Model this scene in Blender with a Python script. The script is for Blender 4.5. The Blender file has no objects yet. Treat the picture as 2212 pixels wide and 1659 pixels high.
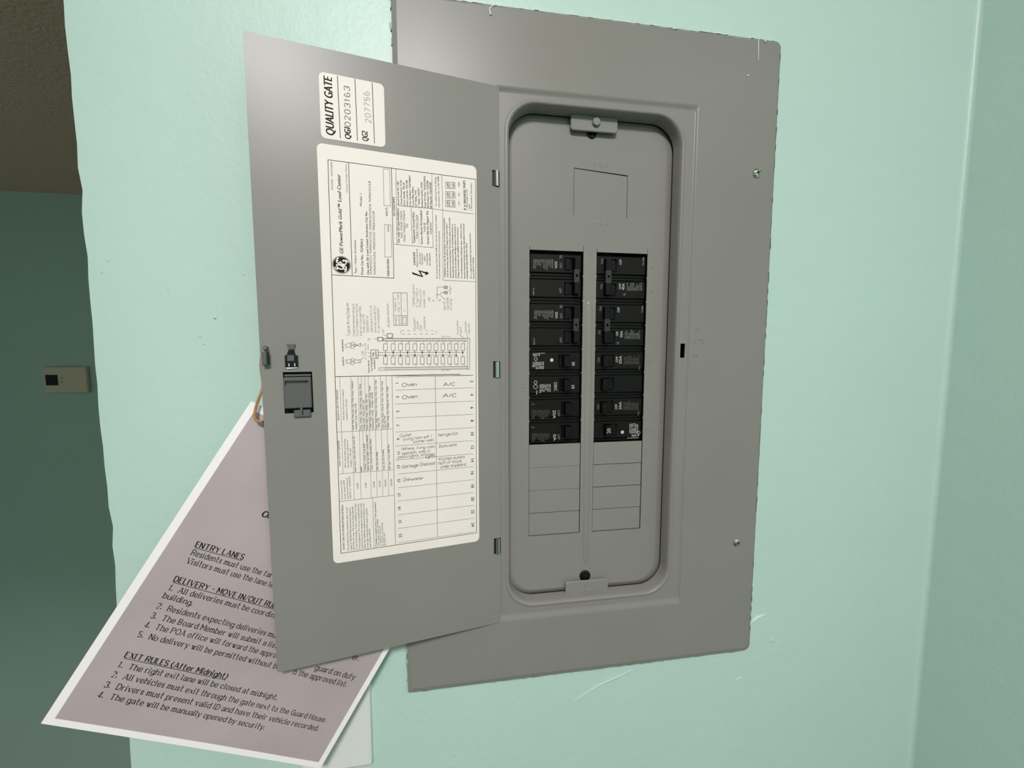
# Open breaker panel on a mint green wall, with a notice hanging behind its door.
import bpy, bmesh, math, random
from mathutils import Vector, Matrix, Euler
from mathutils.geometry import tessellate_polygon
random.seed(7)
SC = bpy.context.scene
COL = SC.collection

# ---------------------------------------------------------------- camera
def _rz(a): return Matrix.Rotation(a, 3, 'Z')
def _rx(a): return Matrix.Rotation(a, 3, 'X')
def _ry(a): return Matrix.Rotation(a, 3, 'Y')
cd = bpy.data.cameras.new('camera')
cam = bpy.data.objects.new('camera', cd)
COL.objects.link(cam)
cd.sensor_fit = 'HORIZONTAL'
cd.sensor_width = 36.0
cd.lens = 868.19 * 36.0 / 2212.0
cd.clip_start = 0.01
_R = _rz(-0.1519) @ _rx(-0.0854) @ _ry(0.0006)          # columns: right, forward, up
_m = Matrix((( _R[0][0], _R[0][2], -_R[0][1]), (_R[1][0], _R[1][2], -_R[1][1]), (_R[2][0], _R[2][2], -_R[2][1])))
cam.matrix_world = Matrix.Translation((-0.1488, -0.3993, 0.0178)) @ _m.to_4x4()
SC.camera = cam

# ---------------------------------------------------------------- light
SC.view_settings.view_transform = 'Standard'
SC.view_settings.look = 'None'
SC.view_settings.gamma = 1.0
SC.view_settings.use_curve_mapping = False
SC.view_settings.exposure = 0.0
wd = bpy.data.worlds.new('world'); SC.world = wd; wd.use_nodes = True
wd.node_tree.nodes['Background'].inputs[0].default_value = (0.9, 0.95, 1.0, 1)
wd.node_tree.nodes['Background'].inputs[1].default_value = 0.02
def lamp(name, loc, size, power, color, aim=(0, 0, -1), spread=180):
    ld = bpy.data.lights.new(name, 'AREA'); ld.shape = 'DISK'; ld.size = size
    ld.energy = power; ld.color = color; ld.spread = math.radians(spread)
    o = bpy.data.objects.new(name, ld); COL.objects.link(o); o.location = loc
    o.rotation_euler = Vector(aim).to_track_quat('-Z', 'Y').to_euler()
    return o
lamp('ceiling_lamp', (-0.30, -1.52, 1.13), 0.46, 48.5, (1.0, 0.955, 0.965))
DEPTH = 0.0175
GEO = {"paper": [[-0.464, -0.06199, -0.26856, 0.21101, 0.03047, 0.55683], 0.224, 0.2865], "hole": [17.1, 277.0]}
LABEL_TEXT = [["SALX0N0   10055346PS6", -147.48, 154.69, -147.27, 177.74, 1.52, "i", 2],
["GE PowerMark Gold\u2122 Load Center", -141.3, 102.23, -141.33, 168.1, 2.95, "I", 1],
["Country of Origin: Mexico", -135.96, 154.05, -136.07, 177.51, 1.41, "i", 2],
["Type 1 Indoor Enclosure", -130.89, 86.07, -130.62, 114.92, 1.89, "n", 1],
["Model: 1", -124.83, 144.13, -124.51, 154.49, 1.88, "n", 1],
["Front Cat No.: TLM2412", -125.42, 85.79, -124.9, 116.23, 2.1, "b", 1],
["Use with GE Load Center Enclosure Cat No.", -120.7, 85.98, -120.64, 140.34, 1.92, "b", 1],
["TLM2412CCU, TLM2412CCUG, TLM2412CCUG1A, TLM2412CCUP", -118.33, 85.95, -117.03, 166.18, 1.85, "n", 1],
["TLM2412CCUX2, TM2412CCU, TM2412CCUP", -115.04, 85.97, -114.52, 140.99, 1.86, "n", 1],
["MAIN RATING", -103.46, 85.69, -103.41, 100.99, 1.99, "b", 1],
["Amps", -102.72, 124.4, -103.06, 129.98, 1.59, "n", 1],
["VOLTS", -103.42, 137.84, -103.71, 145.01, 1.78, "b", 1],
["ACCESSORIES", -97.2, 138.48, -97.28, 155.04, 1.79, "b", 1],
["Use only GE type breakers:", -93.8, 115.42, -93.95, 145.78, 1.93, "b", 1],
["THQL, THQLAF, THQLDF", -91.27, 119.55, -91.29, 143.74, 1.61, "n", 1],
["THHQL, THHQLAF, THHQLDF", -88.79, 116.81, -88.76, 144.21, 1.62, "n", 1],
["TXQL", -86.36, 129.31, -86.57, 133.21, 1.64, "n", 1],
["Bond Screw Kit: TBS", -93.5, 148.54, -93.5, 168.72, 1.56, "k", 1],
["Circuit Directory: TCA2", -90.94, 148.56, -90.92, 170.2, 1.56, "k", 1],
["Door Handle: TRL20", -88.37, 148.58, -88.41, 168.42, 1.57, "k", 1],
["Door Lock Kit: TDL108", -85.79, 148.6, -85.79, 170.67, 1.58, "k", 1],
["Front Hardware: THDWRKIT", -83.19, 148.63, -83.11, 175.36, 1.58, "k", 1],
["Front Filler Plate:", -80.58, 148.65, -80.71, 166.0, 1.59, "k", 1],
["1/2\" Wide: TFH", -77.97, 148.67, -78.17, 162.92, 1.6, "k", 1],
["1\" Wide: TQLFP1", -75.34, 148.69, -75.51, 165.19, 1.61, "k", 1],
["Insulated Lug Kit: THLK", -72.69, 148.71, -72.76, 170.89, 1.61, "k", 1],
["Surge Arrestor: THQLSURGE", -70.04, 148.74, -70.02, 176.6, 1.62, "k", 1],
["SB Retainer Kit: TQDSBF", -67.37, 148.76, -67.43, 173.04, 1.63, "k", 1],
["SB Plug Kit: TQDSPSBP", -64.69, 148.78, -64.79, 171.91, 1.64, "k", 1],
["Equipment Ground Kits:", -80.3, 117.02, -80.53, 144.1, 1.89, "b", 1],
["TGK24, TGK22, TLK20", -77.65, 120.22, -77.61, 141.66, 1.65, "n", 1],
["Service Barrier Kit Installed:", -73.52, 116.08, -73.64, 146.31, 1.91, "b", 1],
["THQLSB", -70.7, 126.8, -70.84, 135.23, 1.68, "n", 1],
["Service Barrier Flapper Kit:", -67.85, 116.54, -68.02, 146.42, 1.93, "b", 1],
["HQBVSSF", -65.04, 125.8, -65.16, 136.28, 1.69, "n", 1],
["For additional Series Rating", -60.12, 151.24, -60.31, 176.91, 1.52, "n", 1],
["information refer to DET-008B", -57.47, 150.53, -57.65, 177.75, 1.53, "n", 1],
["ON", -49.18, 152.74, -49.32, 156.93, 1.73, "b", 1],
["OFF", -43.63, 153.15, -43.79, 157.56, 1.75, "b", 1],
["ON", -38.66, 154.3, -38.84, 157.72, 1.24, "n", 1],
["ON", -49.06, 160.76, -49.22, 164.64, 1.73, "b", 1],
["OFF", -43.53, 161.21, -43.69, 165.3, 1.75, "b", 1],
["OFF", -38.57, 162.39, -38.74, 165.49, 1.24, "n", 1],
["ON", -48.94, 169.26, -49.1, 172.92, 1.73, "b", 1],
["OFF", -43.42, 169.74, -43.58, 173.62, 1.74, "b", 1],
["TRIPPED", -38.47, 170.95, -38.63, 175.25, 1.23, "n", 1],
["IF A BREAKER TRIPS", -32.75, 150.68, -33.21, 177.25, 2.21, "b", 1],
["1. Move handle to OFF", -31.02, 151.37, -31.16, 169.64, 1.47, "n", 1],
["position.", -28.97, 152.1, -29.15, 156.67, 1.48, "n", 1],
["2. Move handle to ON position", -26.83, 150.8, -27.03, 175.72, 1.48, "n", 1],
["See instruction sheet GEH-6482 for removal of neutral crossbar", -60.46, 85.71, -60.45, 143.53, 1.54, "n", 1],
["to provide optional wiring of neutral and ground", -58.1, 85.57, -57.81, 128.96, 1.55, "n", 1],
["WARNING: Use only GE type breakers. Use of other circuit breakers", -52.86, 87.48, -52.97, 141.49, 1.51, "k", 1],
["voids the warranty, may void the UL listing, and could result in", -50.38, 87.45, -50.58, 136.7, 1.52, "k", 1],
["property loss or personal injury. This circuit is made on the bus have", -47.79, 87.41, -47.94, 142.31, 1.53, "k", 1],
["been analyzed to protect the wiring. To avoid damage and loss of", -45.19, 87.38, -45.44, 136.18, 1.53, "k", 1],
["protection, do not replace with higher ampere rated breakers. If", -42.67, 87.35, -42.94, 136.93, 1.54, "k", 1],
["changes are necessary, call a qualified electrical contractor.", -40.14, 87.32, -40.46, 134.62, 1.55, "k", 1],
["Do not allow permanent overall paint, spray - solvent in contact", -36.94, 87.28, -37.25, 137.99, 1.56, "k", 1],
["internal components solvent may cause degradation of electrical", -34.2, 87.24, -34.53, 137.74, 1.56, "k", 1],
["insulating materials and affect use safety.", -31.64, 87.21, -32.17, 120.47, 1.57, "k", 1],
["GE is a registered trademark used under license from", -28.01, 87.49, -28.46, 129.85, 1.49, "k", 1],
["General Electric Company", -25.32, 87.45, -25.9, 107.8, 1.5, "k", 1],
["DANGER", -80.29, 97.19, -80.5, 108.45, 1.99, "b", 1],
["Hazard of electrical", -78.14, 95.31, -78.17, 111.24, 1.58, "n", 1],
["shock or burn.", -75.62, 97.94, -75.77, 108.63, 1.59, "n", 1],
["Turn off power", -73.52, 97.37, -73.66, 108.08, 1.59, "n", 1],
["before", -71.23, 101.05, -71.5, 105.87, 1.6, "n", 1],
["working inside", -69.07, 97.66, -69.23, 108.24, 1.61, "n", 1],
["this equipment.", -66.67, 97.11, -66.82, 108.86, 1.61, "n", 1],
["Typical Wiring Diagram", -138.07, 31.86, -138.42, 60.57, 2.27, "c", 1],
["Combined marked rating of", -134.05, 31.65, -133.87, 60.14, 1.76, "c", 1],
["circuit breakers on any one", -131.37, 31.93, -131.21, 60.23, 1.76, "c", 1],
["stab not to exceed 150A.", -128.35, 32.14, -128.27, 58.63, 1.77, "c", 1],
["Order lug kit No.", -125.56, 35.03, -125.8, 51.42, 1.78, "c", 1],
["10055341G1 for", -122.35, 35.07, -122.65, 50.21, 1.8, "c", 1],
["additional 6-2/0 Cu-Al", -119.12, 35.28, -119.18, 58.94, 1.8, "c", 1],
["terminals (one per kit)", -115.96, 35.15, -116.05, 58.61, 1.81, "c", 1],
["for service equipment", -113.12, 34.75, -113.27, 56.97, 1.82, "c", 1],
["only.", -109.33, 35.06, -109.99, 38.74, 1.85, "c", 1],
["24 poles maximum", -104.45, 40.15, -104.93, 61.16, 2.01, "c", 1],
["Breaker", -98.07, 42.47, -98.23, 49.97, 1.63, "c", 1],
["Symbol", -95.14, 42.52, -95.31, 49.78, 1.64, "c", 1],
["Breaker / B.", -98.28, 55.25, -98.5, 67.08, 1.62, "c", 1],
["1\" THQL  1/2\" THQP", -95.1, 51.38, -95.52, 70.27, 1.63, "c", 1],
["1        -", -90.27, 54.61, -90.44, 66.53, 1.64, "c", 1],
["Equipment", -81.4, 38.92, -81.72, 49.05, 1.84, "c", 1],
["Ground", -78.56, 38.97, -78.96, 45.71, 1.86, "c", 1],
["Set", -75.71, 38.83, -76.17, 42.89, 1.87, "c", 1],
["Accessories", -72.39, 39.07, -72.72, 50.35, 1.87, "c", 1],
["TGM1000 used with", -81.69, 59.32, -81.8, 79.08, 1.83, "c", 1],
["Q-Type THQL or", -78.6, 58.97, -78.78, 76.57, 1.84, "c", 1],
["THHQ circuit", -75.59, 59.07, -75.81, 75.12, 1.85, "c", 1],
["breaker, 2 pole", -72.28, 59.18, -72.53, 74.38, 1.86, "c", 1],
["LINE", -67.34, 64.3, -67.8, 68.5, 1.89, "c", 1],
["Main CB", -53.21, 57.34, -53.66, 64.8, 1.93, "c", 1],
["(See handle", -50.24, 57.43, -50.64, 69.01, 1.94, "c", 1],
["for rating)", -47.26, 57.25, -47.68, 67.76, 1.95, "c", 1],
["2", -106.69, 25.73, -106.66, 27.15, 1.21, "c", 1],
["1", -107.23, 5.11, -107.19, 6.45, 1.21, "c", 1],
["4", -100.02, 25.76, -99.99, 27.19, 1.22, "c", 1],
["3", -100.53, 5.02, -100.5, 6.37, 1.23, "c", 1],
["6", -93.53, 25.79, -93.5, 27.23, 1.23, "c", 1],
["5", -94.02, 4.93, -93.98, 6.29, 1.24, "c", 1],
["8", -87.15, 25.82, -87.12, 27.26, 1.25, "c", 1],
["7", -87.6, 4.85, -87.58, 6.21, 1.25, "c", 1],
["10", -80.6, 25.85, -80.57, 27.3, 1.26, "c", 1],
["9", -81.03, 4.76, -81.01, 6.13, 1.27, "c", 1],
["12", -73.9, 25.88, -73.87, 27.34, 1.28, "c", 1],
["11", -74.3, 4.67, -74.27, 6.05, 1.28, "c", 1],
["14", -67.56, 25.91, -67.54, 27.38, 1.29, "c", 1],
["13", -67.94, 4.58, -67.91, 5.97, 1.3, "c", 1],
["16", -61.07, 25.94, -61.05, 27.41, 1.31, "c", 1],
["15", -61.42, 4.5, -61.4, 5.89, 1.31, "c", 1],
["18", -54.6, 25.97, -54.58, 27.45, 1.32, "c", 1],
["17", -54.92, 4.41, -54.9, 5.81, 1.33, "c", 1],
["20", -48.15, 26.0, -48.13, 27.49, 1.33, "c", 1],
["19", -48.45, 4.32, -48.43, 5.73, 1.34, "c", 1],
["22", -41.73, 26.03, -41.71, 27.53, 1.35, "c", 1],
["21", -42.0, 4.23, -41.98, 5.65, 1.35, "c", 1],
["24", -35.34, 26.06, -35.32, 27.56, 1.36, "c", 1],
["23", -35.57, 4.15, -35.56, 5.57, 1.37, "c", 1],
["Main", -118.56, 13.91, -118.62, 17.61, 1.58, "b", 1],
["Lugs/Brk", -116.34, 12.49, -116.33, 18.66, 1.59, "n", 1],
["LINE", -127.39, 15.01, -127.69, 18.68, 1.56, "c", 1],
["6-2/0 Cu-Al", -125.02, 11.5, -125.01, 25.65, 1.56, "c", 1],
["Ground when", -41.16, 34.44, -41.47, 47.44, 1.79, "c", 1],
["required.", -38.29, 35.22, -38.69, 41.74, 1.8, "c", 1],
["Bond when", -33.3, 37.15, -33.68, 46.96, 1.82, "c", 1],
["required.", -30.14, 34.85, -30.52, 45.63, 1.83, "c", 1],
["LINE", -140.88, 7.3, -141.16, 11.19, 1.53, "c", 1],
["LINE", -140.99, 21.11, -141.26, 24.97, 1.52, "c", 1],
["NEUTRAL", -57.12, 31.31, -48.92, 31.57, 1.31, "c", 1],
["NEUTRAL", -58.07, -0.68, -49.36, -0.55, 1.33, "c", 1],
["FOR MAIN LUGS", -143.75, 5.6, -144.12, 13.54, 1.21, "k", 1],
["FOR MAIN BREAKER", -143.73, 18.1, -143.92, 28.81, 1.21, "k", 1],
["Service Barrier", -122.73, -0.85, -122.81, 10.6, 1.42, "b", 1],
["kit THQLSB", -120.18, 0.87, -120.21, 11.46, 1.42, "b", 1],
["installed", -117.79, 2.6, -117.9, 10.56, 1.43, "b", 1],
["1", -97.92, -11.88, -97.95, -10.07, 2.72, "b", 1],
["3", -97.69, -24.74, -97.72, -22.91, 2.73, "b", 1],
["5", -97.87, -38.15, -97.9, -36.31, 2.73, "b", 1],
["7", -97.84, -51.29, -97.87, -49.44, 2.74, "b", 1],
["9", -98.02, -64.29, -98.04, -62.42, 2.75, "b", 1],
["11", -98.14, -78.48, -98.13, -74.8, 2.76, "b", 1],
["13", -98.46, -91.86, -98.5, -87.65, 2.76, "b", 1],
["15", -98.43, -105.1, -98.46, -100.87, 2.77, "b", 1],
["17", -98.4, -118.65, -98.44, -114.39, 2.78, "b", 1],
["19", -98.5, -131.89, -98.54, -127.6, 2.79, "b", 1],
["21", -98.33, -145.25, -98.37, -140.94, 2.8, "b", 1],
["23", -98.3, -159.04, -98.34, -154.7, 2.8, "b", 1],
["2", -30.19, -10.16, -30.21, -12.08, 3.06, "b", 1],
["4", -30.31, -23.21, -30.33, -25.15, 3.07, "b", 1],
["6", -30.29, -36.19, -30.31, -38.14, 3.08, "b", 1],
["8", -30.26, -49.17, -30.28, -51.13, 3.09, "b", 1],
["10", -30.22, -61.32, -30.26, -65.4, 3.1, "b", 1],
["12", -30.2, -74.82, -30.24, -78.93, 3.11, "b", 1],
["14", -30.33, -87.93, -30.37, -92.06, 3.11, "b", 1],
["16", -30.45, -100.87, -30.49, -105.02, 3.12, "b", 1],
["18", -30.42, -114.14, -30.46, -118.31, 3.13, "b", 1],
["20", -30.55, -127.3, -30.59, -131.5, 3.14, "b", 1],
["22", -30.44, -140.57, -30.48, -144.8, 3.15, "b", 1],
["24", -30.57, -154.12, -30.61, -158.37, 3.16, "b", 1],
["Oven", -94.81, -14.22, -81.95, -13.89, 3.03, "h", 4],
["Oven", -94.88, -25.84, -81.35, -25.31, 3.05, "h", 4],
["A/C", -56.55, -15.15, -45.63, -14.6, 3.13, "h", 4],
["A/C", -57.22, -25.74, -44.66, -25.49, 3.15, "h", 4],
["Outlet", -97.76, -61.94, -87.43, -60.87, 2.48, "h", 4],
["(living room wall /", -94.76, -65.39, -68.48, -63.67, 2.51, "h", 4],
["kitchen wall)", -85.5, -68.25, -66.76, -67.62, 2.52, "h", 4],
["Refrigerator", -62.01, -63.61, -42.9, -62.72, 2.57, "h", 4],
["Hallway, living room,", -96.67, -74.09, -65.07, -74.24, 2.51, "h", 4],
["bedroom, walk in,", -96.09, -78.62, -69.8, -77.77, 2.52, "h", 4],
["patio lights, Kitchen", -99.93, -81.75, -66.27, -81.32, 2.52, "h", 4],
["lights", -74.56, -84.0, -65.58, -83.09, 2.56, "h", 4],
["Bathrooms", -61.46, -74.53, -44.53, -74.15, 2.58, "h", 4],
["Kitchen outlets", -62.02, -87.27, -36.79, -86.9, 2.6, "h", 4],
["(left of stove,", -62.81, -91.16, -39.1, -90.49, 2.6, "h", 4],
["Garbage Disposal", -96.74, -91.52, -65.7, -90.43, 2.72, "h", 4],
["Dishwasher", -95.65, -104.16, -77.07, -103.94, 2.72, "h", 4],
["under breakers)", -60.69, -95.01, -35.35, -94.57, 2.8, "h", 4],
["BRANCH CIRCUIT BREAKER", -149.39, -42.58, -149.68, -15.25, 1.44, "n", 1],
["And when the branch breakers", -145.23, -42.81, -144.99, -15.06, 1.3, "n", 1],
["installed are GE type", -142.61, -42.96, -142.61, -23.92, 1.3, "n", 1],
["THQP, THQL, THQL-GFCI, TQD, THQB, THHQL, THHQLDF", -137.49, -52.2, -136.84, -7.89, 1.31, "k", 1],
["THHQLAF, THQL, TMQE, TXQL", -134.89, -52.37, -134.89, -27.99, 1.32, "k", 1],
["THQL, THHQL, TQD, THQB, THQL, TXQL, TMQE", -131.01, -52.97, -130.49, -10.77, 1.33, "k", 1],
["THQP, THQL, THQL-GFCI, TQD", -128.12, -52.81, -128.06, -25.19, 1.34, "k", 1],
["THQP, THQL, THQL, THHQL, TQD, TXQ", -125.54, -52.98, -125.35, -20.15, 1.34, "k", 1],
["THQP, THQL, THQL, THHQLDF, THQL, THQE", -122.79, -52.11, -122.43, -12.7, 1.35, "k", 1],
["THHQLAF, THQL, THQB, TMQE", -120.73, -53.29, -120.53, -18.6, 1.36, "k", 1],
["THQL, THQP, THQLDF, TQD, THHQL, THQL, TQD, THQE", -117.58, -52.8, -117.11, -7.7, 1.36, "k", 1],
["TMQE, TXQ", -115.38, -51.68, -115.91, -42.4, 1.37, "k", 1],
["THQP, THQL, THQL, THQL-DF, THQL, TQD, THQE, TXQL", -112.05, -53.16, -111.65, -8.53, 1.37, "k", 1],
["THQL, TQD, TXQE", -109.91, -52.59, -110.39, -40.6, 1.38, "k", 1],
["THQP1, THQL, TED, THHQL-DF, TXQL, THQE", -107.24, -52.76, -107.05, -13.85, 1.39, "k", 1],
["MAIN CIRCUIT BREAKER", -149.7, -84.3, -150.02, -60.94, 1.45, "n", 1],
["When the breaker protecting", -145.31, -86.45, -145.06, -59.93, 1.31, "n", 1],
["the panelboard, separate or", -142.97, -86.33, -142.89, -60.78, 1.31, "n", 1],
["integral, is GE type", -140.54, -85.87, -140.74, -68.54, 1.32, "n", 1],
["NONE, THQL, TQMH, 22kA, SED, SGHA, SGL", -136.87, -91.13, -137.35, -57.73, 1.33, "k", 1],
["NONE", -131.73, -91.29, -131.9, -86.42, 1.34, "k", 1],
["THHQL 1 POLE 15-30 AMP", -128.47, -90.91, -128.62, -65.32, 1.35, "k", 1],
["SEH (2-3) HEF 125A MAX", -125.73, -90.83, -125.8, -57.49, 1.36, "k", 1],
["THQL 2 POLE 15-30A MAX, TMQE", -122.72, -90.77, -123.06, -61.53, 1.36, "k", 1],
["SED, SGH (125-600A)", -117.77, -90.9, -117.9, -73.91, 1.38, "k", 1],
["THQC, SEL, SGL (125-600A)", -112.12, -91.31, -112.48, -72.23, 1.39, "k", 1],
["SEP, Spec 1 Fuse, 200A Max", -107.15, -91.23, -107.49, -67.65, 1.4, "k", 1],
["The maximum short", -148.99, -115.42, -149.26, -97.19, 1.31, "n", 1],
["circuit rating in RMS", -146.58, -115.36, -146.87, -97.45, 1.31, "n", 1],
["symmetrical Amperes", -144.17, -115.31, -144.41, -95.61, 1.32, "n", 1],
["240VAC or 120/240VAC", -141.86, -115.1, -142.08, -94.11, 1.33, "n", 1],
["10,000", -135.57, -106.92, -135.65, -101.47, 1.26, "n", 1],
["22,000", -128.43, -107.03, -128.53, -101.75, 1.28, "n", 1],
["42,000", -121.33, -106.97, -121.44, -101.52, 1.29, "n", 1],
["65,000", -116.29, -107.18, -116.39, -101.35, 1.3, "n", 1],
["100,000", -111.2, -107.54, -111.3, -100.89, 1.32, "n", 1],
["100,000", -105.93, -107.4, -106.03, -100.72, 1.33, "n", 1],
["SHORT CIRCUIT INTERRUPTING RATINGS", -148.91, -162.34, -148.84, -120.37, 1.55, "b", 1],
["This panelboard has a maximum short circuit", -145.44, -164.14, -145.25, -123.16, 1.57, "n", 1],
["rating of 100,000 RMS symmetrical Amperes,", -142.86, -164.14, -142.71, -123.49, 1.57, "n", 1],
["240 Volts AC max. The actual rating depends", -140.54, -164.31, -140.38, -122.87, 1.58, "n", 1],
["on the main breaker, if any, installed or at feed", -138.14, -164.49, -137.93, -120.69, 1.59, "n", 1],
["of the panelboard. The correct combinations for", -135.59, -164.55, -135.41, -120.66, 1.59, "n", 1],
["various short circuit ratings are tabulated on this", -133.29, -164.42, -133.14, -120.59, 1.6, "n", 1],
["table. Any additional replacement breakers must", -130.99, -164.51, -130.88, -121.23, 1.61, "n", 1],
["be GE type evaluated with equal or greater", -128.48, -164.63, -128.53, -125.83, 1.61, "n", 1],
["interrupting capacity.", -126.01, -164.3, -126.66, -145.6, 1.62, "n", 1],
["(*) Suitable on systems 2-wire or 3-wire grounded if", -121.07, -164.38, -120.81, -121.42, 1.43, "k", 1],
["THQL, THHQL, TQDL, TJD, TMQD", -118.84, -164.15, -119.05, -137.6, 1.44, "n", 1],
["(1) 100,000 A, 3 Pole Only", -116.88, -164.18, -117.3, -144.79, 1.44, "n", 1],
["(2) 125-225 A, 2 & 3 Pole Only", -114.86, -164.29, -115.21, -141.8, 1.44, "n", 1],
["All 15-90 A. Only", -112.95, -164.23, -113.58, -151.94, 1.44, "n", 1]]
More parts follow.
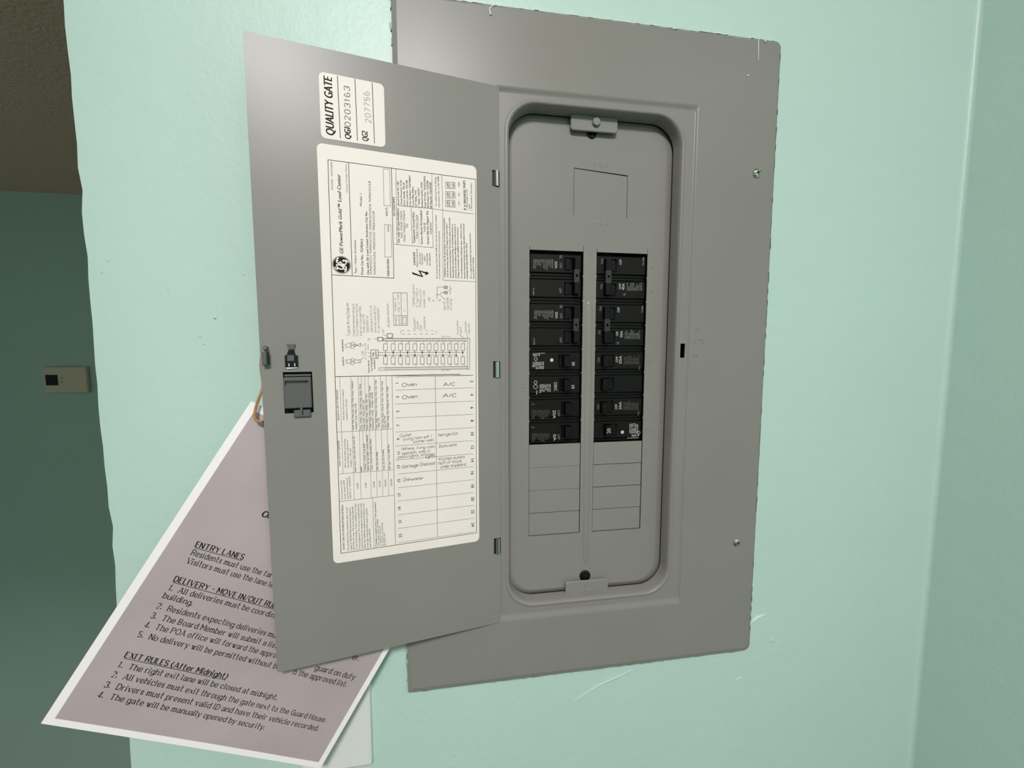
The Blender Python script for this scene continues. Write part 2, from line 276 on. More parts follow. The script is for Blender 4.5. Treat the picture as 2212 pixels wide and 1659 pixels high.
LABEL_LINES = [[-150.68, 179.06, -23.44, 179.72, 0.45, 1],
[-23.44, 179.72, -25.2, -165.34, 0.45, 1],
[-25.2, -165.34, -152.21, -165.52, 0.45, 1],
[-152.21, -165.52, -150.68, 179.06, 0.45, 1],
[-134.51, 179.1, -134.62, 84.34, 0.45, 1],
[-150.87, 84.07, -99.62, 84.0, 0.45, 1],
[-99.42, 179.83, -99.62, 84.0, 0.45, 1],
[-106.97, 102.2, -106.36, 130.62, 0.25, 1],
[-106.36, 130.62, -100.94, 130.56, 0.25, 1],
[-100.94, 130.56, -101.1, 102.61, 0.25, 1],
[-101.1, 102.61, -106.97, 102.2, 0.25, 1],
[-106.33, 177.93, -100.98, 178.01, 0.25, 1],
[-100.98, 178.01, -101.2, 146.73, 0.25, 1],
[-101.2, 146.73, -106.5, 146.81, 0.25, 1],
[-106.5, 146.81, -106.33, 177.93, 0.25, 1],
[-95.63, 179.69, -96.18, 113.79, 0.3, 1],
[-98.88, 113.92, -64.14, 113.74, 0.3, 1],
[-64.14, 113.74, -64.11, 179.34, 0.3, 1],
[-94.29, 147.87, -63.83, 148.55, 0.3, 1],
[-83.1, 148.13, -82.82, 115.13, 0.3, 1],
[-76.84, 115.61, -77.04, 140.54, 0.2, 1],
[-54.98, 179.09, -54.84, 147.82, 0.3, 1],
[-63.63, 148.37, -25.23, 147.89, 0.3, 1],
[-52.01, 157.62, -43.25, 158.22, 0.3, 1],
[-43.25, 158.22, -43.01, 152.21, 0.3, 1],
[-43.01, 152.21, -51.89, 151.64, 0.3, 1],
[-51.89, 151.64, -52.01, 157.62, 0.3, 1],
[-48.69, 157.8, -48.56, 151.8, 0.3, 1],
[-48.09, 156.27, -45.79, 156.43, 0.22, 1],
[-45.79, 156.43, -45.73, 153.12, 0.22, 1],
[-45.73, 153.12, -48.03, 152.96, 0.22, 1],
[-48.03, 152.96, -48.09, 156.27, 0.22, 1],
[-51.9, 165.31, -43.15, 165.97, 0.3, 1],
[-43.15, 165.97, -42.91, 160.27, 0.3, 1],
[-42.91, 160.27, -51.77, 159.65, 0.3, 1],
[-51.77, 159.65, -51.9, 165.31, 0.3, 1],
[-48.58, 165.51, -48.45, 159.83, 0.3, 1],
[-47.98, 163.99, -45.69, 164.16, 0.22, 1],
[-45.69, 164.16, -45.62, 161.16, 0.22, 1],
[-45.62, 161.16, -47.92, 161.0, 0.22, 1],
[-47.92, 161.0, -47.98, 163.99, 0.22, 1],
[-51.77, 173.57, -43.05, 174.28, 0.3, 1],
[-43.05, 174.28, -42.8, 168.81, 0.3, 1],
[-42.8, 168.81, -51.65, 168.13, 0.3, 1],
[-51.65, 168.13, -51.77, 173.57, 0.3, 1],
[-48.47, 173.79, -48.33, 168.34, 0.3, 1],
[-47.86, 172.28, -45.57, 172.47, 0.22, 1],
[-45.57, 172.47, -45.51, 169.68, 0.22, 1],
[-45.51, 169.68, -47.8, 169.5, 0.22, 1],
[-47.8, 169.5, -47.86, 172.28, 0.22, 1],
[-55.38, 84.64, -54.84, 147.82, 0.3, 1],
[-55.38, 84.64, -24.18, 84.92, 0.3, 1],
[-100.78, 71.17, -88.33, 71.46, 0.3, 1],
[-88.33, 71.46, -88.55, 41.94, 0.3, 1],
[-88.55, 41.94, -100.66, 41.89, 0.3, 1],
[-100.66, 41.89, -100.78, 71.17, 0.3, 1],
[-100.44, 50.62, -88.53, 50.66, 0.3, 1],
[-93.78, 71.31, -93.86, 41.93, 0.3, 1],
[-92.82, 49.22, -89.69, 49.3, 0.3, 1],
[-89.69, 49.3, -89.66, 43.25, 0.3, 1],
[-89.66, 43.25, -92.79, 43.19, 0.3, 1],
[-92.79, 43.19, -92.82, 49.22, 0.3, 1],
[-94.57, 37.21, -91.79, 37.25, 0.25, 1],
[-93.78, 34.1, -91.34, 34.13, 0.25, 1],
[-89.18, 37.28, -86.55, 37.32, 0.25, 1],
[-88.55, 34.16, -86.09, 34.19, 0.25, 1],
[-83.73, 37.36, -81.26, 37.4, 0.25, 1],
[-83.27, 34.22, -80.79, 34.25, 0.25, 1],
[-78.24, 37.44, -75.91, 37.47, 0.25, 1],
[-77.94, 34.28, -75.44, 34.31, 0.25, 1],
[-72.69, 37.52, -70.53, 37.55, 0.25, 1],
[-72.57, 34.35, -70.04, 34.38, 0.25, 1],
[-67.09, 37.6, -65.09, 37.63, 0.25, 1],
[-67.14, 34.41, -64.59, 34.44, 0.25, 1],
[-94.75, 37.02, -94.81, 34.35, 0.25, 1],
[-62.53, 37.48, -62.58, 34.46, 0.25, 1],
[-61.14, 66.78, -60.95, 78.06, 0.3, 1],
[-60.95, 78.06, -54.1, 78.39, 0.3, 1],
[-58.42, 65.53, -58.38, 67.8, 0.3, 1],
[-60.07, 65.47, -58.42, 65.53, 0.3, 1],
[-58.33, 70.96, -57.38, 73.26, 0.3, 1],
[-57.38, 73.26, -54.17, 73.41, 0.3, 1],
[-65.24, 65.72, -65.23, 66.18, 0.3, 1],
[-49.0, 80.0, -49.02, 78.36, 0.3, 1],
[-49.02, 78.36, -47.65, 76.88, 0.3, 1],
[-47.65, 76.88, -49.99, 75.41, 0.3, 1],
[-49.99, 75.41, -48.15, 74.13, 0.3, 1],
[-48.15, 74.13, -49.11, 71.81, 0.3, 1],
[-53.35, 66.45, -57.61, 70.36, 0.3, 1],
[-61.98, 71.08, -58.33, 70.96, 0.3, 1],
[-65.7, 65.26, -63.43, 65.34, 0.3, 1],
[-54.36, 79.28, -51.32, 79.43, 0.4, 1],
[-51.32, 79.43, -51.35, 77.07, 0.4, 1],
[-51.35, 77.07, -54.4, 76.93, 0.4, 1],
[-54.4, 76.93, -54.36, 79.28, 0.4, 1],
[-54.38, 78.1, -51.34, 78.25, 0.3, 1],
[-52.89, 79.35, -52.92, 77.0, 0.3, 1],
[-54.43, 74.39, -51.39, 74.53, 0.4, 1],
[-51.39, 74.53, -51.42, 72.17, 0.4, 1],
[-51.42, 72.17, -54.47, 72.03, 0.4, 1],
[-54.47, 72.03, -54.43, 74.39, 0.4, 1],
[-54.45, 73.21, -51.41, 73.35, 0.3, 1],
[-52.96, 74.46, -52.99, 72.1, 0.3, 1],
[-110.31, 29.95, -32.6, 30.59, 0.3, 1],
[-32.6, 30.59, -32.62, 28.05, 0.3, 1],
[-32.62, 28.05, -110.37, 27.57, 0.3, 1],
[-110.37, 27.57, -110.31, 29.95, 0.3, 1],
[-114.9, 3.44, -32.68, 3.63, 0.3, 1],
[-32.68, 3.63, -32.71, 1.06, 0.3, 1],
[-32.71, 1.06, -114.97, 1.13, 0.3, 1],
[-114.97, 1.13, -114.9, 3.44, 0.3, 1],
[-32.59, 30.87, -30.47, 30.89, 0.35, 1],
[-30.47, 30.89, -30.77, 0.75, 0.35, 1],
[-30.77, 0.75, -32.9, 0.78, 0.35, 1],
[-32.9, 0.78, -32.59, 30.87, 0.35, 1],
[-115.12, 17.16, -37.35, 17.12, 0.3, 1],
[-115.18, 14.78, -43.58, 14.6, 0.3, 1],
[-110.1, 25.1, -106.71, 25.11, 0.35, 1],
[-106.71, 25.11, -106.87, 18.91, 0.35, 1],
[-106.87, 18.91, -110.26, 18.91, 0.35, 1],
[-110.26, 18.91, -110.1, 25.1, 0.35, 1],
[-110.41, 13.42, -107.01, 13.4, 0.35, 1],
[-107.01, 13.4, -107.18, 6.72, 0.35, 1],
[-107.18, 6.72, -110.59, 6.76, 0.35, 1],
[-110.59, 6.76, -110.41, 13.42, 0.35, 1],
[-108.57, 18.91, -108.71, 13.41, 0.3, 1],
[-103.47, 25.13, -100.04, 25.14, 0.35, 1],
[-100.04, 25.14, -100.19, 18.9, 0.35, 1],
[-100.19, 18.9, -103.62, 18.9, 0.35, 1],
[-103.62, 18.9, -103.47, 25.13, 0.35, 1],
[-103.76, 13.38, -100.33, 13.36, 0.35, 1],
[-100.33, 13.36, -100.49, 6.64, 0.35, 1],
[-100.49, 6.64, -103.93, 6.68, 0.35, 1],
[-103.93, 6.68, -103.76, 13.38, 0.35, 1],
[-101.91, 18.9, -102.05, 13.37, 0.3, 1],
[-97.02, 25.15, -93.55, 25.17, 0.35, 1],
[-93.55, 25.17, -93.69, 18.89, 0.35, 1],
[-93.69, 18.89, -97.17, 18.9, 0.35, 1],
[-97.17, 18.9, -97.02, 25.15, 0.35, 1],
[-97.3, 13.34, -93.82, 13.32, 0.35, 1],
[-93.82, 13.32, -93.98, 6.56, 0.35, 1],
[-93.98, 6.56, -97.46, 6.6, 0.35, 1],
[-97.46, 6.6, -97.3, 13.34, 0.35, 1],
[-95.43, 18.89, -95.56, 13.33, 0.3, 1],
[-90.67, 25.18, -87.16, 25.19, 0.35, 1],
[-87.16, 25.19, -87.3, 18.88, 0.35, 1],
[-87.3, 18.88, -90.81, 18.89, 0.35, 1],
[-90.81, 18.89, -90.67, 25.18, 0.35, 1],
[-90.94, 13.3, -87.42, 13.28, 0.35, 1],
[-87.42, 13.28, -87.57, 6.48, 0.35, 1],
[-87.57, 6.48, -91.09, 6.52, 0.35, 1],
[-91.09, 6.52, -90.94, 13.3, 0.35, 1],
[-89.06, 18.88, -89.18, 13.29, 0.3, 1],
[-84.16, 25.2, -80.62, 25.22, 0.35, 1],
[-80.62, 25.22, -80.75, 18.87, 0.35, 1],
[-80.75, 18.87, -84.3, 18.88, 0.35, 1],
[-84.3, 18.88, -84.16, 25.2, 0.35, 1],
[-84.42, 13.26, -80.86, 13.24, 0.35, 1],
[-80.86, 13.24, -81.0, 6.4, 0.35, 1],
[-81.0, 6.4, -84.56, 6.45, 0.35, 1],
[-84.56, 6.45, -84.42, 13.26, 0.35, 1],
[-82.52, 18.87, -82.64, 13.25, 0.3, 1],
[-77.5, 25.23, -73.91, 25.25, 0.35, 1],
[-73.91, 25.25, -74.03, 18.86, 0.35, 1],
[-74.03, 18.86, -77.62, 18.87, 0.35, 1],
[-77.62, 18.87, -77.5, 25.23, 0.35, 1],
[-77.73, 13.22, -74.14, 13.2, 0.35, 1],
[-74.14, 13.2, -74.27, 6.32, 0.35, 1],
[-74.27, 6.32, -77.87, 6.37, 0.35, 1],
[-77.87, 6.37, -77.73, 13.22, 0.35, 1],
[-75.83, 18.87, -75.94, 13.21, 0.3, 1],
[-71.2, 25.26, -67.57, 25.27, 0.35, 1],
[-67.57, 25.27, -67.69, 18.85, 0.35, 1],
[-67.69, 18.85, -71.32, 18.86, 0.35, 1],
[-71.32, 18.86, -71.2, 25.26, 0.35, 1],
[-71.42, 13.18, -67.79, 13.16, 0.35, 1],
[-67.79, 13.16, -67.91, 6.25, 0.35, 1],
[-67.91, 6.25, -71.55, 6.29, 0.35, 1],
[-71.55, 6.29, -71.42, 13.18, 0.35, 1],
[-69.51, 18.86, -69.61, 13.17, 0.3, 1],
[-64.75, 25.28, -61.08, 25.3, 0.35, 1],
[-61.08, 25.3, -61.19, 18.84, 0.35, 1],
[-61.19, 18.84, -64.86, 18.85, 0.35, 1],
[-64.86, 18.85, -64.75, 25.28, 0.35, 1],
[-64.96, 13.14, -61.28, 13.12, 0.35, 1],
[-61.28, 13.12, -61.39, 6.17, 0.35, 1],
[-61.39, 6.17, -65.07, 6.21, 0.35, 1],
[-65.07, 6.21, -64.96, 13.14, 0.35, 1],
[-63.03, 18.85, -63.12, 13.13, 0.3, 1],
[-58.13, 25.31, -54.8, 25.32, 0.35, 1],
[-54.8, 25.32, -54.89, 18.84, 0.35, 1],
[-54.89, 18.84, -58.23, 18.84, 0.35, 1],
[-58.23, 18.84, -58.13, 25.31, 0.35, 1],
[-58.32, 13.1, -54.98, 13.08, 0.35, 1],
[-54.98, 13.08, -55.08, 6.09, 0.35, 1],
[-55.08, 6.09, -58.43, 6.13, 0.35, 1],
[-58.43, 6.13, -58.32, 13.1, 0.35, 1],
[-56.57, 18.84, -56.65, 13.09, 0.3, 1],
[-51.72, 25.33, -48.35, 25.35, 0.35, 1],
[-48.35, 25.35, -48.44, 18.83, 0.35, 1],
[-48.44, 18.83, -51.81, 18.83, 0.35, 1],
[-51.81, 18.83, -51.72, 25.33, 0.35, 1],
[-51.9, 13.06, -48.52, 13.04, 0.35, 1],
[-48.52, 13.04, -48.61, 6.01, 0.35, 1],
[-48.61, 6.01, -52.0, 6.05, 0.35, 1],
[-52.0, 6.05, -51.9, 13.06, 0.35, 1],
[-50.13, 18.83, -50.21, 13.05, 0.3, 1],
[-45.34, 25.36, -41.93, 25.37, 0.35, 1],
[-41.93, 25.37, -42.01, 18.82, 0.35, 1],
[-42.01, 18.82, -45.42, 18.82, 0.35, 1],
[-45.42, 18.82, -45.34, 25.36, 0.35, 1],
[-45.5, 13.02, -42.08, 13.0, 0.35, 1],
[-42.08, 13.0, -42.17, 5.93, 0.35, 1],
[-42.17, 5.93, -45.59, 5.98, 0.35, 1],
[-45.59, 5.98, -45.5, 13.02, 0.35, 1],
[-43.72, 18.82, -43.79, 13.01, 0.3, 1],
[-38.98, 25.39, -35.54, 25.4, 0.35, 1],
[-35.54, 25.4, -35.61, 18.81, 0.35, 1],
[-35.61, 18.81, -39.06, 18.81, 0.35, 1],
[-39.06, 18.81, -38.98, 25.39, 0.35, 1],
[-39.12, 12.98, -35.67, 12.96, 0.35, 1],
[-35.67, 12.96, -35.75, 5.86, 0.35, 1],
[-35.75, 5.86, -39.2, 5.9, 0.35, 1],
[-39.2, 5.9, -39.12, 12.98, 0.35, 1],
[-37.33, 18.81, -37.4, 12.97, 0.3, 1],
[-115.15, 30.96, -110.53, 31.0, 0.35, 1],
[-110.53, 31.0, -110.63, 27.57, 0.35, 1],
[-110.63, 27.57, -115.25, 27.54, 0.35, 1],
[-115.25, 27.54, -115.15, 30.96, 0.35, 1],
[-107.07, 34.21, -101.7, 34.27, 0.35, 1],
[-101.7, 34.27, -101.79, 30.64, 0.35, 1],
[-101.79, 30.64, -107.16, 30.59, 0.35, 1],
[-107.16, 30.59, -107.07, 34.21, 0.35, 1],
[-121.14, 19.63, -114.8, 19.63, 0.4, 1],
[-114.8, 19.63, -115.01, 12.04, 0.4, 1],
[-115.01, 12.04, -121.36, 12.08, 0.4, 1],
[-121.36, 12.08, -121.14, 19.63, 0.4, 1],
[-141.56, 11.02, -137.13, 10.99, 0.25, 1],
[-141.67, 7.91, -137.24, 7.86, 0.25, 1],
[-141.09, 25.23, -136.68, 25.25, 0.25, 1],
[-141.2, 22.14, -136.78, 22.15, 0.25, 1],
[-135.61, 8.11, -129.89, 8.22, 0.28, 1],
[-135.52, 10.71, -129.81, 10.84, 0.28, 1],
[-129.81, 10.84, -129.89, 8.22, 0.28, 1],
[-129.4, 11.1, -127.28, 13.09, 0.28, 1],
[-135.39, 22.41, -129.37, 25.46, 0.28, 1],
[-135.31, 25.0, -129.87, 22.42, 0.28, 1],
[-129.37, 25.46, -129.87, 22.42, 0.28, 1],
[-129.79, 25.02, -126.99, 22.86, 0.28, 1],
[-123.46, 16.74, -121.22, 16.74, 0.28, 1],
[-123.55, 13.68, -121.31, 13.66, 0.28, 1],
[-123.14, 27.66, -123.09, 29.41, 0.28, 1],
[-123.09, 29.41, -120.61, 29.43, 0.28, 1],
[-118.12, 29.44, -115.2, 29.47, 0.28, 1],
[-123.23, 24.61, -123.39, 19.37, 0.28, 1],
[-110.47, 33.46, -107.97, 32.17, 0.28, 1],
[-40.21, 34.26, -36.43, 31.03, 0.28, 1],
[-33.49, 37.15, -32.59, 31.06, 0.28, 1],
[-131.46, 10.68, -131.53, 8.23, 0.28, 1],
[-133.44, 25.44, -133.53, 22.41, 0.28, 1],
[-151.37, -3.85, -39.97, -3.9, 0.5, 1],
[-102.42, -4.1, -27.28, -5.12, 0.25, 1],
[-147.7, -3.93, -147.94, -91.62, 0.22, 1],
[-138.65, -3.8, -139.28, -116.62, 0.22, 1],
[-132.68, -3.79, -133.47, -116.62, 0.22, 1],
[-129.9, -3.79, -130.31, -91.65, 0.22, 1],
[-126.97, -3.71, -127.45, -91.51, 0.22, 1],
[-124.09, -3.64, -124.64, -116.48, 0.22, 1],
[-119.01, -3.68, -119.47, -116.54, 0.22, 1],
[-113.74, -3.65, -114.46, -116.42, 0.22, 1],
[-108.63, -3.76, -109.27, -116.32, 0.22, 1],
[-103.54, -3.87, -104.33, -164.88, 0.3, 1],
[-151.37, -53.34, -103.64, -53.56, 0.25, 1],
[-151.32, -91.42, -103.92, -92.26, 0.25, 1],
[-151.69, -116.84, -104.18, -116.71, 0.3, 1],
[-123.46, -116.77, -123.51, -165.45, 0.25, 1],
[-100.45, -5.33, -27.13, -5.27, 0.25, 1],
[-100.74, -17.33, -27.24, -17.36, 0.25, 1],
[-101.06, -30.37, -27.35, -30.64, 0.25, 1],
[-101.37, -43.34, -27.47, -43.76, 0.25, 1],
[-101.7, -56.67, -27.59, -56.95, 0.25, 1],
[-102.02, -69.86, -27.71, -69.99, 0.25, 1],
[-102.34, -83.12, -27.83, -83.33, 0.25, 1],
[-100.49, -96.81, -27.49, -96.47, 0.25, 1],
[-100.8, -109.87, -27.61, -109.8, 0.25, 1],
[-101.12, -122.87, -27.72, -122.97, 0.25, 1],
[-101.43, -136.22, -27.84, -136.22, 0.25, 1],
[-101.75, -149.5, -27.96, -149.54, 0.25, 1],
[-102.09, -163.6, -28.09, -163.88, 0.25, 1],
[-64.13, -5.28, -64.51, -163.84, 0.3, 1]]
LABEL_DOTS = [[-108.68, 14.74, 0.75, 1],
[-101.95, 17.21, 0.75, 1],
[-95.53, 14.68, 0.75, 1],
[-89.1, 17.17, 0.75, 1],
[-82.61, 14.61, 0.75, 1],
[-75.86, 17.13, 0.75, 1],
[-69.58, 14.55, 0.75, 1],
[-63.05, 17.1, 0.75, 1],
[-56.63, 14.48, 0.75, 1],
[-50.15, 17.06, 0.75, 1],
[-43.77, 14.41, 0.75, 1],
[-37.35, 17.02, 0.75, 1]]
LABEL_RINGS = [[-108.65, 28.77, 1.15, 0.22],
[-108.65, 2.72, 1.15, 0.22],
[-105.89, 28.79, 1.15, 0.22],
[-105.88, 2.71, 1.15, 0.22],
[-103.12, 28.81, 1.15, 0.22],
[-103.09, 2.7, 1.15, 0.22],
[-100.33, 28.83, 1.15, 0.22],
[-100.28, 2.69, 1.15, 0.22],
[-97.54, 28.85, 1.15, 0.22],
[-97.47, 2.68, 1.15, 0.22],
[-94.72, 28.87, 1.15, 0.22],
[-94.64, 2.67, 1.15, 0.22],
[-91.9, 28.89, 1.15, 0.22],
[-91.79, 2.65, 1.15, 0.22],
[-89.06, 28.91, 1.15, 0.22],
[-88.93, 2.64, 1.15, 0.22],
[-86.2, 28.93, 1.15, 0.22],
[-86.06, 2.63, 1.15, 0.22],
[-83.33, 28.95, 1.15, 0.22],
[-83.17, 2.62, 1.15, 0.22],
[-80.45, 28.97, 1.15, 0.22],
[-80.27, 2.61, 1.15, 0.22],
[-77.56, 28.99, 1.15, 0.22],
[-77.36, 2.6, 1.15, 0.22],
[-74.64, 29.02, 1.15, 0.22],
[-74.43, 2.58, 1.15, 0.22],
[-71.72, 29.04, 1.15, 0.22],
[-71.48, 2.57, 1.15, 0.22],
[-68.78, 29.06, 1.15, 0.22],
[-68.52, 2.56, 1.15, 0.22],
[-65.82, 29.08, 1.15, 0.22],
[-65.55, 2.55, 1.15, 0.22],
[-62.85, 29.1, 1.15, 0.22],
[-62.56, 2.54, 1.15, 0.22],
[-59.87, 29.12, 1.15, 0.22],
[-59.55, 2.52, 1.15, 0.22],
[-56.87, 29.14, 1.15, 0.22],
[-56.54, 2.51, 1.15, 0.22],
[-53.86, 29.17, 1.15, 0.22],
[-53.5, 2.5, 1.15, 0.22],
[-50.83, 29.19, 1.15, 0.22],
[-50.45, 2.49, 1.15, 0.22],
[-47.78, 29.21, 1.15, 0.22],
[-47.38, 2.47, 1.15, 0.22],
[-44.72, 29.23, 1.15, 0.22],
[-44.3, 2.46, 1.15, 0.22],
[-41.64, 29.25, 1.15, 0.22],
[-41.21, 2.45, 1.15, 0.22],
[-38.55, 29.28, 1.15, 0.22],
[-38.09, 2.44, 1.15, 0.22],
[-35.44, 29.3, 1.15, 0.22],
[-34.96, 2.42, 1.15, 0.22],
[-112.85, 29.31, 2.0, 0.25],
[-104.39, 32.47, 2.2, 0.25],
[-136.74, 10.64, 1.8, 0.25],
[-136.82, 8.21, 1.8, 0.25],
[-136.28, 24.91, 1.8, 0.25],
[-136.36, 22.49, 1.8, 0.25]]
LABEL_LOGO = [-142.94, 93.0, 7.48]
LABEL_BOLT = [[-83.83, 90.57],
[-83.0, 88.52],
[-73.37, 86.24],
[-76.11, 91.21],
[-71.53, 89.8],
[-71.74, 88.11],
[-68.14, 90.09],
[-70.96, 91.96],
[-71.06, 91.16],
[-78.02, 92.51],
[-75.47, 87.72]]
STICKER_TEXT = [["QUALITY GATE", -144.96, 199.09, -145.23, 244.89, 6.78, "B", 1],
["QG1", -132.12, 198.25, -132.53, 207.44, 4.82, "B", 1],
["50203163", -132.21, 203.59, -131.72, 240.52, 4.2, "m", 2],
["QG2", -118.19, 198.72, -118.5, 206.76, 4.94, "B", 1],
["207756", -115.46, 214.6, -116.27, 239.49, 4.36, "m", 3]]
STICKER_LINES = [[-140.94, 247.52, -140.31, 197.76, 0.5, 1],
[-127.26, 247.91, -126.78, 198.1, 0.5, 1],
[-113.51, 247.71, -113.0, 198.14, 0.5, 1]]
NOTICE_TEXT = [["OA", 55.07, 202.43, 64.62, 203.33, 5.96, "B", 1],
["ENTRY LANES", 24.21, 161.28, 61.11, 163.14, 4.6, "S", 1],
["Residents must use the far-", 24.86, 153.94, 92.2, 156.13, 4.64, "s", 1],
["Visitors must use the lane lea", 25.19, 146.63, 97.85, 148.25, 4.64, "s", 1],
["DELIVERY - MOVE IN/OUT RULE", 24.52, 129.75, 109.74, 131.71, 4.64, "S", 1],
["1.  All deliveries must be coordina", 24.94, 121.89, 112.48, 123.43, 4.64, "s", 1],
["building.", 24.29, 114.91, 46.58, 114.77, 4.45, "s", 1],
["2.  Residents expecting deliveries mus", 24.52, 105.51, 122.57, 107.01, 4.64, "s", 1],
["3.  The Board Member will submit a list", 24.69, 97.05, 126.37, 98.45, 4.64, "s", 1],
["4.  The POA office will forward the approv", 24.49, 88.83, 132.81, 90.26, 4.64, "s", 1],
["5.  No delivery will be permitted without be", 24.21, 80.15, 138.19, 80.98, 4.64, "s", 1],
["EXIT RULES (After Midnight)", 24.21, 62.26, 102.21, 62.55, 4.54, "S", 1],
["1.  The right exit lane will be closed at midnight.", 24.18, 53.5, 151.22, 54.13, 4.64, "s", 1],
["2.  All vehicles must exit through the gate next to the Guard House.", 23.89, 45.03, 203.76, 43.75, 4.72, "s", 1],
["3.  Drivers must present valid ID and have their vehicle recorded.", 23.41, 36.24, 201.54, 34.47, 4.7, "s", 1],
["4.  The gate will be manually opened by security.", 23.23, 27.66, 155.45, 25.96, 4.59, "s", 1],
["er.", 195.04, 107.25, 201.96, 107.18, 5.22, "s", 1],
["guard on duty", 167.97, 88.74, 207.32, 88.87, 5.17, "s", 1],
["n the approved list.", 152.07, 79.99, 203.95, 80.5, 5.12, "s", 1]]
NOTICE_LINES = [[24.48, 160.31, 61.39, 162.13, 0.45, 1],
[24.79, 128.79, 110.04, 130.66, 0.45, 1],
[24.51, 61.32, 102.55, 61.52, 0.45, 1]]
